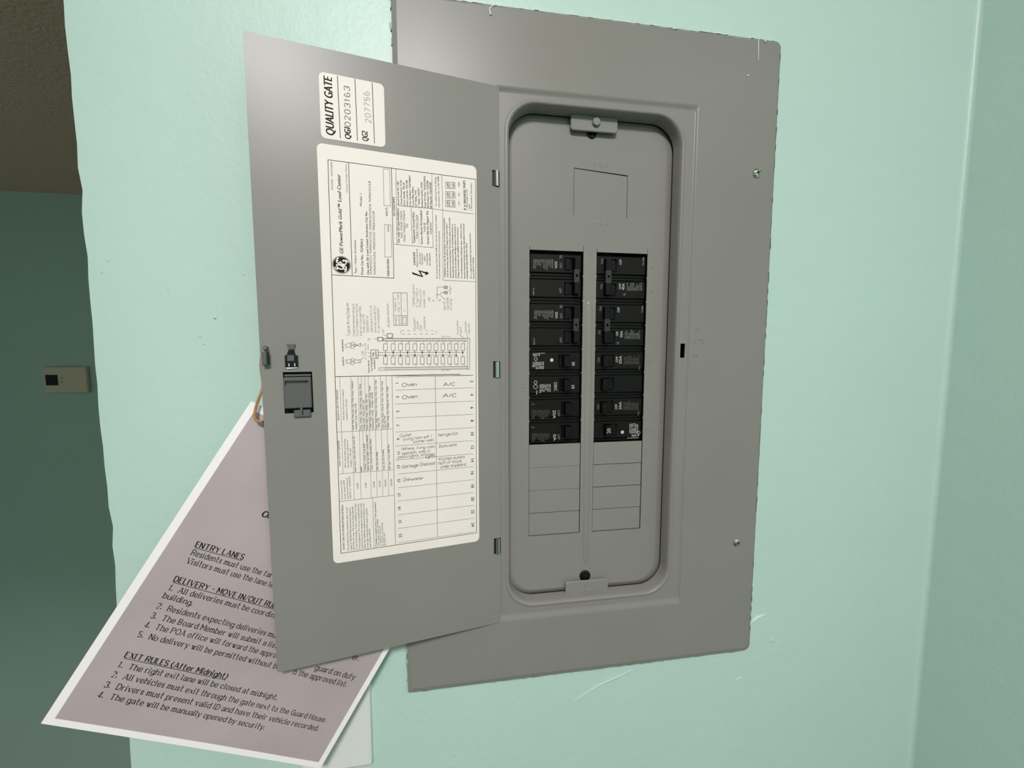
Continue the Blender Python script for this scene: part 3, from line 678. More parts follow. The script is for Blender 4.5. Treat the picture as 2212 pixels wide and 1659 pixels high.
BREAKER_TEXT = [[["TYPE THQL", -62.28, 111.4, -62.25, 102.11, 1.28, "k", 2],
["ISSUE NO", -60.47, 111.46, -60.43, 102.02, 1.28, "k", 2],
["AB-12", -58.65, 111.52, -58.62, 105.49, 1.28, "k", 2],
["120/240", -56.83, 111.58, -56.8, 105.91, 1.28, "k", 2],
["VAC 10KA", -55.01, 111.64, -54.97, 104.36, 1.29, "k", 2],
["RMS", -53.19, 111.69, -53.17, 108.06, 1.29, "k", 2],
["SYM HACR", -51.36, 111.75, -51.3, 102.58, 1.29, "k", 2],
["TYPE CU-AL", -49.53, 111.81, -49.46, 101.39, 1.29, "k", 2],
["WIRE 60/75 C", -47.7, 111.87, -47.63, 100.93, 1.29, "k", 2],
["LISTED", -45.87, 111.93, -45.82, 105.88, 1.29, "k", 2],
["CIRCUIT", -44.03, 111.99, -43.97, 103.38, 1.3, "k", 2],
["BREAKER SWD", -42.2, 112.05, -42.12, 103.06, 1.3, "k", 2],
["50A", -39.19, 110.1, -38.97, 102.79, 3.01, "n", 1],
["OFF", -33.94, 108.66, -33.73, 103.31, 2.51, "n", 2],
["UL", -33.86, 116.49, -33.83, 113.2, 3.01, "b", 2],
["OFF", -34.0, 82.88, -33.94, 77.47, 2.53, "n", 2],
["TH 4098", -62.55, 82.39, -62.37, 75.05, 1.73, "k", 2]],
[["TYPE THQL", -60.93, 58.85, -60.89, 50.1, 1.29, "k", 2],
["ISSUE NO", -59.17, 58.87, -59.13, 49.59, 1.3, "k", 2],
["AB-12", -57.41, 58.9, -57.38, 53.7, 1.3, "k", 2],
["120/240", -55.65, 58.92, -55.61, 52.98, 1.3, "k", 2],
["VAC", -53.88, 58.95, -53.86, 55.23, 1.3, "k", 2],
["10KA RMS", -52.11, 58.97, -52.07, 52.28, 1.3, "k", 2],
["SYM HACR", -50.34, 59.0, -50.29, 50.43, 1.3, "k", 2],
["TYPE CU-AL", -48.57, 59.02, -48.51, 50.08, 1.31, "k", 2],
["WIRE 60/75 C", -46.8, 59.04, -46.72, 48.76, 1.31, "k", 2],
["LISTED", -45.02, 59.07, -44.97, 52.36, 1.31, "k", 2],
["CIRCUIT", -43.24, 59.09, -43.18, 51.26, 1.31, "k", 2],
["BREAKER", -41.46, 59.12, -41.39, 51.28, 1.31, "k", 2],
["30A", -38.19, 57.67, -37.89, 50.57, 3.04, "n", 1],
["OFF", -32.96, 56.24, -32.75, 50.85, 2.54, "n", 2],
["UL", -33.04, 64.84, -33.01, 61.48, 3.04, "b", 2],
["OFF", -33.02, 30.81, -32.97, 25.36, 2.55, "n", 2],
["TH 4098", -61.73, 30.18, -61.55, 22.9, 1.75, "k", 2]],
[["TYPE", -62.63, 4.87, -62.61, -0.81, 1.51, "k", 1],
["THQL", -60.78, 4.86, -60.76, -1.05, 1.51, "k", 1],
["ISSUE NO", -58.93, 4.85, -58.89, -3.34, 1.51, "k", 1],
["AB-12", -57.07, 4.84, -57.03, -2.9, 1.51, "k", 1],
["120/240", -55.21, 4.83, -55.17, -2.76, 1.52, "k", 1],
["VAC 10KA", -53.34, 4.82, -53.3, -3.16, 1.52, "k", 1],
["RMS SYM", -51.48, 4.81, -51.43, -2.94, 1.52, "k", 1],
["5BZ-8", -61.89, 10.76, -54.54, 11.19, 1.97, "b", 1],
["Circuit Breaker", -62.28, 13.17, -48.81, 13.6, 1.08, "k", 1],
["20", -18.98, 4.49, -18.77, 0.42, 3.11, "b", 1]],
[["TYPE THQL", -54.69, -19.17, -54.64, -28.91, 1.63, "k", 1],
["ISSUE NO", -52.58, -19.2, -52.54, -27.26, 1.63, "k", 1],
["AB-12", -50.47, -19.23, -50.42, -27.29, 1.63, "k", 1],
["120/240", -48.36, -19.26, -48.32, -25.63, 1.63, "k", 1],
["VAC 10KA", -46.24, -19.28, -46.19, -27.36, 1.64, "k", 1],
["RMS SYM", -44.12, -19.31, -44.06, -27.39, 1.64, "k", 1],
["15A", -58.4, -26.01, -58.22, -30.23, 1.52, "b", 1],
["DEIC", -38.71, -17.62, -38.47, -26.87, 3.34, "n", 1],
["15", -19.23, -20.66, -19.02, -24.54, 3.38, "B", 1]],
[["TYPE THQL", -62.98, -46.92, -62.95, -56.74, 1.32, "k", 3],
["ISSUE NO", -61.19, -46.96, -61.15, -56.4, 1.32, "k", 3],
["AB-12", -59.39, -47.0, -59.37, -53.34, 1.32, "k", 3],
["120/240", -57.6, -47.04, -57.57, -51.84, 1.32, "k", 3],
["VAC 10KA", -55.79, -47.08, -55.76, -54.6, 1.33, "k", 3],
["RMS SYM", -53.99, -47.13, -53.94, -55.81, 1.33, "k", 3],
["HACR TYPE", -52.19, -47.17, -52.13, -57.03, 1.33, "k", 3],
["CU-AL WIRE", -50.38, -47.21, -50.31, -57.47, 1.33, "k", 3],
["60/75 C", -48.57, -47.25, -48.52, -54.79, 1.33, "k", 3],
["LISTED", -46.76, -47.3, -46.7, -55.23, 1.34, "k", 3],
["CIRCUIT", -44.94, -47.34, -44.91, -51.38, 1.34, "k", 3],
["20A", -39.88, -47.61, -39.64, -56.82, 3.36, "n", 1],
["OFF", -34.64, -47.74, -34.42, -54.61, 2.59, "n", 2],
["TH 41", -63.63, -41.27, -60.12, -41.35, 1.3, "k", 2]],
[["TYPE THQL", -62.89, -72.28, -62.86, -81.65, 1.33, "k", 3],
["ISSUE NO", -61.09, -72.34, -61.05, -81.33, 1.33, "k", 3],
["AB-12", -59.28, -72.4, -59.26, -78.26, 1.33, "k", 3],
["120/240", -57.47, -72.46, -57.45, -76.76, 1.33, "k", 3],
["VAC 10KA", -55.66, -72.52, -55.63, -79.95, 1.33, "k", 3],
["RMS SYM", -53.85, -72.57, -53.81, -80.8, 1.34, "k", 3],
["HACR TYPE", -52.04, -72.63, -51.98, -82.04, 1.34, "k", 3],
["CU-AL WIRE", -50.22, -72.69, -50.16, -82.11, 1.34, "k", 3],
["60/75 C", -48.4, -72.75, -48.36, -79.42, 1.34, "k", 3],
["LISTED", -46.58, -72.81, -46.53, -79.88, 1.34, "k", 3],
["CIRCUIT", -44.76, -72.87, -44.72, -77.19, 1.34, "k", 3],
[" 0A", -39.18, -74.23, -38.96, -81.32, 3.37, "n", 1],
["OFF", -34.39, -74.39, -34.17, -80.39, 2.6, "n", 2],
["TH 42", -63.54, -66.42, -60.01, -66.68, 1.31, "k", 2]],
[["ON", 14.24, 108.97, 14.3, 114.19, 2.59, "n", 2],
["OFF", 34.99, 108.86, 35.18, 114.57, 2.63, "n", 1],
["TH 4098", 60.98, 108.75, 61.05, 117.68, 2.14, "k", 2],
["ON", 13.96, 82.59, 14.26, 87.49, 2.6, "n", 2],
["OFF", 34.96, 82.89, 35.05, 89.11, 2.64, "n", 1],
["40A", 38.89, 81.99, 39.04, 89.2, 3.18, "n", 1],
["TYPE THQL", 42.91, 81.54, 42.69, 90.05, 1.38, "k", 2],
["ISSUE", 44.71, 81.58, 44.59, 86.3, 1.38, "k", 2],
["NO AB-12", 46.51, 81.62, 46.31, 89.38, 1.39, "k", 2],
["120/240", 48.32, 81.66, 48.1, 89.8, 1.39, "k", 2],
["VAC 10KA", 50.13, 81.7, 49.9, 90.22, 1.39, "k", 2],
["RMS", 51.93, 81.73, 51.83, 85.7, 1.39, "k", 2],
["SYM HACR", 53.75, 81.77, 53.55, 88.79, 1.39, "k", 2],
["TYPE", 55.56, 81.81, 55.41, 87.31, 1.39, "k", 2],
["CU-AL WIRE", 57.38, 81.85, 57.16, 89.64, 1.4, "k", 2],
["60/75 C", 59.2, 81.89, 58.94, 90.82, 1.4, "k", 2],
["UL", 40.18, 76.31, 40.11, 78.97, 2.66, "b", 2]],
[["ON", 13.2, 59.27, 13.51, 64.06, 2.62, "n", 2],
["OFF", 33.91, 58.02, 34.11, 63.61, 2.65, "n", 1],
["TH 4098", 61.13, 57.84, 61.25, 65.33, 2.16, "k", 2],
["ON", 12.63, 34.3, 12.72, 38.36, 2.63, "n", 2],
["OFF", 32.87, 32.62, 33.08, 37.49, 2.67, "n", 1],
["30A", 38.01, 30.79, 38.16, 38.06, 3.21, "n", 1],
["TYPE THQL", 41.83, 29.4, 41.64, 37.16, 1.39, "k", 2],
["ISSUE NO", 43.65, 29.41, 43.42, 38.56, 1.4, "k", 2],
["AB-12", 45.47, 29.42, 45.31, 35.63, 1.4, "k", 2],
["120/240", 47.3, 29.42, 47.11, 36.41, 1.4, "k", 2],
["VAC 10KA RMS", 49.12, 29.43, 48.85, 39.53, 1.4, "k", 2],
["SYM HACR", 50.95, 29.43, 50.72, 37.99, 1.4, "k", 2],
["TYPE", 52.78, 29.44, 52.61, 35.67, 1.41, "k", 2],
["CU-AL", 54.61, 29.45, 54.43, 36.07, 1.41, "k", 2],
["WIRE", 56.44, 29.45, 56.25, 36.47, 1.41, "k", 2],
["60/75 C", 58.28, 29.46, 58.01, 38.81, 1.41, "k", 2],
["UL", 33.73, 23.56, 33.84, 26.28, 2.67, "b", 2]],
[["ON", 12.4, 3.86, 12.46, 8.98, 2.64, "n", 2],
["OFF", 33.2, 3.91, 33.39, 10.15, 2.68, "n", 1],
["20A", 37.54, 2.0, 37.66, 11.0, 3.23, "n", 1],
["TYPE THQL", 41.45, 1.59, 41.24, 10.21, 1.4, "k", 3],
["ISSUE NO", 43.11, 1.58, 42.91, 9.42, 1.4, "k", 3],
["AB-12", 44.77, 1.57, 44.56, 9.81, 1.4, "k", 3],
["120/240 VAC", 46.44, 1.56, 46.2, 10.58, 1.41, "k", 3],
["10KA RMS SYM", 48.1, 1.55, 47.85, 11.36, 1.41, "k", 3],
["HACR TYPE", 49.77, 1.54, 49.55, 9.79, 1.41, "k", 3],
["CU-AL", 51.44, 1.53, 51.25, 8.61, 1.41, "k", 3],
["WIRE 60/75 C", 53.11, 1.52, 52.85, 11.35, 1.41, "k", 3],
["LISTED", 54.79, 1.51, 54.58, 8.99, 1.41, "k", 3],
["CIRCUIT", 56.46, 1.5, 56.27, 8.59, 1.42, "k", 3],
["BREAKER SWD", 58.14, 1.49, 57.87, 11.33, 1.42, "k", 3],
["TH 41", 59.4, -4.45, 59.46, -0.5, 1.64, "k", 2]],
[],
[["ON", 12.72, -48.06, 12.78, -42.52, 2.67, "n", 2],
["OFF", 33.58, -48.54, 33.77, -42.57, 2.71, "n", 1],
["20A", 38.59, -48.82, 38.71, -39.89, 3.26, "n", 1],
["TYPE THQL", 42.11, -49.14, 41.9, -40.35, 1.42, "k", 3],
["ISSUE NO", 43.75, -49.18, 43.55, -41.18, 1.42, "k", 3],
["AB-12", 45.39, -49.22, 45.17, -40.82, 1.42, "k", 3],
["120/240 VAC", 47.03, -49.26, 46.79, -40.05, 1.42, "k", 3],
["10KA RMS SYM", 48.67, -49.3, 48.41, -39.28, 1.42, "k", 3],
["HACR TYPE", 50.31, -49.33, 50.1, -41.32, 1.42, "k", 3],
["CU-AL", 51.96, -49.37, 51.76, -42.15, 1.42, "k", 3],
["WIRE 60/75", 53.6, -49.41, 53.36, -40.18, 1.43, "k", 3],
["C LISTED", 55.25, -49.45, 55.04, -41.82, 1.43, "k", 3],
["CIRCUIT", 56.9, -49.49, 56.69, -41.85, 1.43, "k", 3],
["BREAKER", 58.56, -49.53, 58.31, -40.68, 1.43, "k", 3],
["TH 42", 59.74, -55.6, 59.8, -51.57, 1.66, "k", 2]],
[["TYPE THQL", 50.38, -76.2, 50.08, -64.62, 1.76, "k", 1],
["ISSUE NO", 52.58, -76.27, 52.29, -65.09, 1.76, "k", 1],
["AB-12", 54.79, -76.34, 54.47, -64.5, 1.76, "k", 1],
["120/240 VAC", 57.01, -76.41, 56.69, -65.05, 1.77, "k", 1],
["10KA RMS", 59.22, -76.49, 58.93, -66.09, 1.77, "k", 1],
["5BZ-8", 51.49, -79.81, 60.15, -79.28, 2.13, "b", 1],
["Circuit Breaker", 46.46, -81.75, 60.04, -81.56, 1.17, "k", 1]]]
CLIP = {'head': [[-188.22, 24.5],
[-181.45, 24.53],
[-182.65, 20.3],
[-186.86, 20.3]], 'neck': [[-186.89, 19.56],
[-182.68, 19.56],
[-181.53, 15.07],
[-188.41, 15.11]], 'body': [[-189.86, 15.12],
[-179.96, 15.06],
[-180.05, 4.3],
[-189.97, 4.45]], 'win': [[-187.96, 15.25],
[-182.86, 15.23],
[-182.98, 10.34],
[-188.08, 10.39]], 's1': [[-187.38, 8.15],
[-186.72, 8.14],
[-186.69, 5.65],
[-187.26, 5.65]], 's2': [[-183.01, 8.35],
[-182.26, 8.34],
[-182.24, 5.58],
[-182.82, 5.59]], 'low': [[-189.73, 4.84],
[-180.16, 4.7],
[-180.19, 4.1],
[-188.46, 3.68]]}
CORD = [[-0.30624, -0.0325, 0.01179], [-0.30652, -0.0335, 0.00404], [-0.30627, -0.0335, -0.0018], [-0.30599, -0.033, -0.0077], [-0.30593, -0.0332, -0.012], [-0.30612, -0.0345, -0.01611], [-0.3068, -0.0365, -0.02026], [-0.30868, -0.037, -0.02563], [-0.31033, -0.0375, -0.03139], [-0.31083, -0.0385, -0.03669], [-0.31001, -0.0387, -0.04058], [-0.30751, -0.0385, -0.04241], [-0.30638, -0.037, -0.04275], [-0.30699, -0.0335, -0.04316], [-0.3073, -0.031, -0.0428]]
THERM = {'screen': [-1.50664, 1.184, -0.06678, -1.47091, 1.184, -0.10256], 'b1': [-1.45879, 1.184, -0.07817], 'b2': [-1.45917, 1.184, -0.09099], 'tl': [-1.51324, 1.184, -0.04022], 'br': [-1.38593, 1.184, -0.1289]}

# ---------------------------------------------------------------- materials
def lin(c):
    return tuple(((v/255)/12.92 if v/255 <= 0.04045 else ((v/255+0.055)/1.055)**2.4) for v in c)
def mat(name, rgb, rough=0.5, metal=0.0, spec=0.5, bump=None, mottle=None, coat=0.0):
    m = bpy.data.materials.new(name); m.use_nodes = True
    nt = m.node_tree; b = nt.nodes['Principled BSDF']
    c = lin(rgb)
    b.inputs['Base Color'].default_value = (*c, 1)
    b.inputs['Roughness'].default_value = rough
    b.inputs['Metallic'].default_value = metal
    b.inputs['Specular IOR Level'].default_value = spec
    b.inputs['Coat Weight'].default_value = coat
    tc = nt.nodes.new('ShaderNodeTexCoord')
    if bump:
        last = None
        for (scale, strength, dist, detail) in bump:
            n = nt.nodes.new('ShaderNodeTexNoise'); n.inputs['Scale'].default_value = scale; n.inputs['Detail'].default_value = detail
            nt.links.new(tc.outputs['Object'], n.inputs['Vector'])
            k = nt.nodes.new('ShaderNodeBump'); k.inputs['Strength'].default_value = strength; k.inputs['Distance'].default_value = dist
            nt.links.new(n.outputs['Fac'], k.inputs['Height'])
            if last: nt.links.new(last.outputs['Normal'], k.inputs['Normal'])
            last = k
        nt.links.new(last.outputs['Normal'], b.inputs['Normal'])
    if mottle:
        scale, amount = mottle
        n = nt.nodes.new('ShaderNodeTexNoise'); n.inputs['Scale'].default_value = scale; n.inputs['Detail'].default_value = 4
        nt.links.new(tc.outputs['Object'], n.inputs['Vector'])
        r = nt.nodes.new('ShaderNodeValToRGB')
        r.color_ramp.elements[0].position = 0.3; r.color_ramp.elements[1].position = 0.7
        r.color_ramp.elements[0].color = (*[v*(1-amount) for v in c], 1)
        r.color_ramp.elements[1].color = (*[min(1, v*(1+amount)) for v in c], 1)
        nt.links.new(n.outputs['Fac'], r.inputs['Fac'])
        nt.links.new(r.outputs['Color'], b.inputs['Base Color'])
    return m
M = {}
M['wall'] = mat('mint_wall_paint', (187, 214, 205), 0.42, bump=[(38, 0.14, 0.003, 2), (260, 0.20, 0.0011, 3)], mottle=(6, 0.015))
M['wallchip'] = mat('mint_paint_ridge', (190, 222, 208), 0.4)
M['ceil'] = mat('ceiling_paint', (250, 216, 194), 0.9, bump=[(160, 0.6, 0.006, 4)])
M['floor'] = mat('dark_floor', (84, 68, 54), 0.6, mottle=(4, 0.1))  # unseen floor, toned dark to cut light bouncing into the hall
M['gray'] = mat('gray_enamel', (134, 132, 127), 0.34, spec=0.30, bump=[(700, 0.03, 0.0003, 2)], mottle=(9, 0.03))
M['gray2'] = mat('gray_enamel_lit', (144, 142, 137), 0.38)  # lit copy of the gray enamel; light on raised numerals put into color
M['steel'] = mat('galvanized_steel', (120, 120, 118), 0.5, metal=0.8)
M['chrome'] = mat('chrome', (215, 215, 212), 0.12, metal=1.0)
M['dark'] = mat('cavity_shade', (12, 12, 12), 0.8)  # flat black that paints in the shade of hollows and slots
M['black'] = mat('black_breaker_plastic', (16, 15, 14), 0.5, spec=0.2, bump=[(700, 0.15, 0.0004, 2)], mottle=(60, 0.12))
M['black2'] = mat('black_handle_plastic', (10, 10, 10), 0.45, spec=0.2)
M['tie'] = mat('dark_tie_plastic', (36, 36, 36), 0.45)
M['spring'] = mat('black_spring_steel', (16, 16, 15), 0.3, metal=0.3)
M['latch'] = mat('gray_latch_plastic', (92, 92, 91), 0.3)
M['paper'] = mat('label_paper', (238, 229, 222), 0.5, spec=0.25, mottle=(25, 0.02))
M['ink'] = mat('black_ink', (26, 24, 24), 0.6, spec=0.15)
M['ink2'] = mat('gray_ink', (92, 88, 86), 0.5)
M['ink3'] = mat('faint_ink', (168, 160, 155), 0.5)
M['pen'] = mat('pen_ink', (48, 46, 50), 0.5)
M['white'] = mat('white_lamination', (250, 243, 244), 0.3)
M['notice'] = mat('gray_print', (180, 166, 168), 0.35, mottle=(14, 0.07))
M['cord'] = mat('tan_cord', (166, 120, 74), 0.6)
M['plate'] = mat('white_plastic', (222, 224, 218), 0.35)
M['beige'] = mat('beige_plastic', (226, 210, 186), 0.5)
M['screen'] = mat('dark_display', (10, 12, 13), 0.2)
M['bt1'] = mat('white_marking', (196, 196, 190), 0.5)
M['bt2'] = mat('gray_marking', (128, 127, 121), 0.5)
M['bt3'] = mat('worn_marking', (84, 82, 77), 0.5)
M['paint'] = mat('dried_white_paint', (205, 212, 206), 0.4)

# ---------------------------------------------------------------- mesh helpers
class MB:
    def __init__(s): s.v = []; s.f = []; s.m = []; s.flats = set()
    def add(s, vs, fs, mi=0):
        o = len(s.v); s.v += [tuple(p) for p in vs]
        for f in fs: s.f.append(tuple(o+i for i in f)); s.m.append(mi)
    def box(s, x0, x1, y0, y1, z0, z1, mi=0, c=0.0):
        if c <= 0:
            vs = [(x, y, z) for x in (x0, x1) for y in (y0, y1) for z in (z0, z1)]
            s.add(vs, [(0,1,3,2),(4,6,7,5),(0,4,5,1),(2,3,7,6),(0,2,6,4),(1,5,7,3)], mi)
        else:   # chamfered front (smaller y is the front)
            a = [(x0,z0),(x1,z0),(x1,z1),(x0,z1)]
            b = [(x0+c,z0+c),(x1-c,z0+c),(x1-c,z1-c),(x0+c,z1-c)]
            vs = [(x,y1,z) for x,z in a]+[(x,y0+c,z) for x,z in a]+[(x,y0,z) for x,z in b]
            fs = [(3,2,1,0),(8,9,10,11)]
            for i in range(4):
                j = (i+1)%4
                fs += [(i,j,4+j,4+i),(4+i,4+j,8+j,8+i)]
            s.add(vs, fs, mi)
    def flat(s, outer, holes, y, mi=0, front=True):
        loops = [[Vector((a, b, 0)) for a, b in outer]]+[[Vector((a, b, 0)) for a, b in h] for h in holes]
        tri = tessellate_polygon(loops)
        pts = [p for l in loops for p in l]
        fs = []
        for t in tri:
            a, b, c = (pts[i] for i in t)
            cr = (b-a).cross(c-a).z
            if abs(cr) < 1e-14: continue
            if (cr > 0) != front: t = (t[0], t[2], t[1])
            fs.append(tuple(t))
        k0 = len(s.f); s.add([(p.x, y, p.y) for p in pts], fs, mi); s.flats |= set(range(k0, len(s.f)))
    def prism(s, outer, y0, y1, holes=(), mi=0, side=None):
        s.flat(outer, holes, y0, mi, True); s.flat(outer, holes, y1, mi, False)
        for l in [outer]+list(holes): s.loft(l, y0, l, y1, mi if side is None else side)
    def loft(s, a, ya, b, yb, mi=0):
        n = len(a)
        s.add([(p[0], ya, p[1]) for p in a]+[(p[0], yb, p[1]) for p in b], [(i, (i+1)%n, n+(i+1)%n, n+i) for i in range(n)], mi)
    def tube(s, path, r, n=8, mi=0, cap=True):
        P = [Vector(p) for p in path]; k = len(P); rr = r if isinstance(r, (list, tuple)) else [r]*k
        vs = []; up = Vector((0.3, 1, 0.2)).normalized()
        for i in range(k):
            d = (P[min(i+1, k-1)]-P[max(i-1, 0)]).normalized()
            x = d.cross(up).normalized(); y = d.cross(x).normalized(); up = -y if False else up
            for j in range(n):
                t = 2*math.pi*j/n; vs.append(P[i]+x*math.cos(t)*rr[i]+y*math.sin(t)*rr[i])
        fs = [(i*n+j, i*n+(j+1)%n, (i+1)*n+(j+1)%n, (i+1)*n+j) for i in range(k-1) for j in range(n)]
        if cap: fs += [tuple(range(n-1, -1, -1)), tuple((k-1)*n+j for j in range(n))]
        s.add(vs, fs, mi)
    def lathe(s, cx, cz, prof, n=24, mi=0):     # profile of (radius, y); axis along y
        vs = []; fs = []
        for r, y in prof:
            for j in range(n):
                t = 2*math.pi*j/n; vs.append((cx+r*math.cos(t), y, cz+r*math.sin(t)))
        for i in range(len(prof)-1):
            for j in range(n): fs.append((i*n+j, i*n+(j+1)%n, (i+1)*n+(j+1)%n, (i+1)*n+j))
        fs.append(tuple(range(n))); fs.append(tuple((len(prof)-1)*n+j for j in range(n-1, -1, -1)))
        s.add(vs, fs, mi)
    def map(s, fn): s.v = [tuple(fn(*p)) for p in s.v]; return s
    def build(s, name, mats, parent=None, loc=(0, 0, 0), smooth=None, fix=True):
        me = bpy.data.meshes.new(name); me.from_pydata(s.v, [], s.f)
        for m in (mats if isinstance(mats, (list, tuple)) else [mats]): me.materials.append(M[m])
        me.polygons.foreach_set('material_index', s.m)
        if smooth: me.polygons.foreach_set('use_smooth', [i not in s.flats for i in range(len(s.f))])
        if fix:
            bm = bmesh.new(); bm.from_mesh(me)
            bmesh.ops.remove_doubles(bm, verts=bm.verts, dist=1e-6)
            bmesh.ops.recalc_face_normals(bm, faces=bm.faces); bm.to_mesh(me); bm.free()
        if smooth:
            keep = [p.use_smooth for p in me.polygons]
            me.set_sharp_from_angle(angle=math.radians(smooth))
            me.polygons.foreach_set('use_smooth', keep)
        me.update()
        o = bpy.data.objects.new(name, me); COL.objects.link(o); o.location = loc
        if parent: o.parent = parent
        return o
def empty(name, loc, label=None, cat=None, group=None, rot=(0, 0, 0)):
    o = bpy.data.objects.new(name, None); COL.objects.link(o); o.location = loc; o.rotation_euler = rot
    o.empty_display_size = 0.02
    return tag(o, label, cat, group)
def tag(o, label=None, cat=None, group=None, kind=None):
    if label: o['label'] = label
    if cat: o['category'] = cat
    if group: o['group'] = group
    if kind: o['kind'] = kind
    return o
def rrect(x0, x1, z0, z1, r, n=8):
    rs = r if isinstance(r, (list, tuple)) else [r]*4      # bl, br, tr, tl
    out = []
    for (cx, cz, sx, sz, rad, a0) in ((x0, z0, 1, 1, rs[0], 180), (x1, z0, -1, 1, rs[1], 270), (x1, z1, -1, -1, rs[2], 0), (x0, z1, 1, -1, rs[3], 90)):
        for i in range(n+1):
            t = math.radians(a0+90*i/n)
            out.append((cx+sx*rad+rad*math.cos(t), cz+sz*rad+rad*math.sin(t)))
    return out
def circ(cx, cz, r, n=16): return [(cx+r*math.cos(2*math.pi*i/n), cz+r*math.sin(2*math.pi*i/n)) for i in range(n)]

# ---------------------------------------------------------------- lettering
GL = {}
for row in """a 4|~0516364543|4342|~441403123243
b 4|0802|~0516364543321203
c 4|~4536160503123243
d 4|4842|~4536160503123243
e 4|0444|~444536160503123243
f 3|~38281712|0636
g 4|~4536160503123243|4642|~4241301001
h 4|0802|~0516364542
i 1|0602|07
j 2|~26211000|27
k 4|0802|4603|1442
l 1|0802
m 6|0602|~0516263532|~3546566562
n 4|0602|~0516364542
o 4|~050312324345361605
p 4|0600|~0516364543321203
q 4|4640|~4536160503123243
r 3|0602|~051636
s 3|~3526160514243322120 3
t 3|~18132232|0636
u 4|~0603123243|4642
v 4|062246
w 6|0622364266
x 4|0642|4602
y 4|0622|4610
z 4|06460242
A 6|023862|1454
B 5|0802|~083847463505|~053544433202
C 5|~5748280604224253
D 5|0802|~083856543202
E 4|0802|0848|0535|0242
F 4|0802|0848|0535
G 5|~5748280604224253|5255|3555
H 5|0802|5852|0555
I 1|0802
J 3|~3833221203
K 5|0802|5804|2552
L 4|0802|0242
M 6|0208|0834|3468|6862
N 5|0208|0852|5258
O 6|~280604224264664828
P 5|0802|~083857563505
Q 6|~280604224264664828|4361
R 5|0802|~083857563505|3552
S 4|~473818070615354443321203
T 6|3832|0868
U 5|~080412425458
V 6|083268
W 8|0822486288
X 5|0852|5802
Y 6|0835|6835|3532
Z 5|08580252
0 4|~180604123244463818
1 2|0718|1812
2 4|~0718384746|460242
3 4|~07183847463525|~25354443321203
4 4|3832|380343
5 4|48080535|~05354443321203
6 4|~37180604123243443515
7 4|084812
8 4|~15060718384746351504031232434435
9 4|~4636150607183847463212
. 1|02
, 1|1201
- 3|0535
/ 3|0238
( 2|~28060421
) 2|~08262401
: 1|02|05
+ 4|0545|2723
" 2|0807|2827
' 1|0807""".split('\n'):
    ch, w, rest = row[0], row[2], row[4:].replace(' ', '')
    GL[ch] = (int(w), rest.split('|'))
SCRIPT_A = (4, ['~4536160503123243', '4642'])
def glyph_strokes(ch, hand=False):
    g = SCRIPT_A if (hand and ch == 'a') else GL.get(ch, GL['-'])
    out = []
    for st in g[1]:
        sm = st.startswith('~'); st = st.lstrip('~')
        pts = [(int(st[i]), int(st[i+1])-2) for i in range(0, len(st)-1, 2)]
        ends = (pts[0], pts[-1])
        if sm and len(pts) > 2:
            closed = pts[0] == pts[-1]; q = []
            n = len(pts)
            for i in range(n-1):
                p0 = pts[i-1] if i > 0 else (pts[-2] if closed else pts[0])
                p1, p2 = pts[i], pts[i+1]
                p3 = pts[i+2] if i+2 < n else (pts[1] if closed else pts[-1])
                for k in range(4):
                    t = k/4
                    q.append(tuple(0.5*((2*p1[c])+(-p0[c]+p2[c])*t+(2*p0[c]-5*p1[c]+4*p2[c]-p3[c])*t*t+(-p0[c]+3*p1[c]-3*p2[c]+p3[c])*t**3) for c in (0, 1)))
            q.append(pts[-1]); pts = q
        out.append(pts)
    return g[0], out
def stroke_quads(pts, wfun):
    if len(pts) == 1:
        x, y = pts[0]; h = wfun(0, 1)*0.6
        return [[(x-h, y), (x+h, y), (x+h, y+2*h), (x-h, y+2*h)]]
    L_, R_ = [], []
    for i, p in enumerate(pts):
        a = pts[max(i-1, 0)]; b = pts[min(i+1, len(pts)-1)]
        dx, dy = b[0]-a[0], b[1]-a[1]; l = math.hypot(dx, dy) or 1
        w = wfun(dx/l, dy/l)/2; nx, ny = -dy/l*w, dx/l*w
        L_.append((p[0]+nx, p[1]+ny)); R_.append((p[0]-nx, p[1]-ny))
    return [[R_[i], R_[i+1], L_[i+1], L_[i]] for i in range(len(pts)-1)]
def split_corners(sts, ch, hand):
    out = []
    for pts in sts:
        if 2 < len(pts) < 6 and not all(isinstance(c, float) for p in pts[1:-1] for c in p):
            out += [[pts[i], pts[i+1]] for i in range(len(pts)-1)]
        else: out.append(pts)
    return out
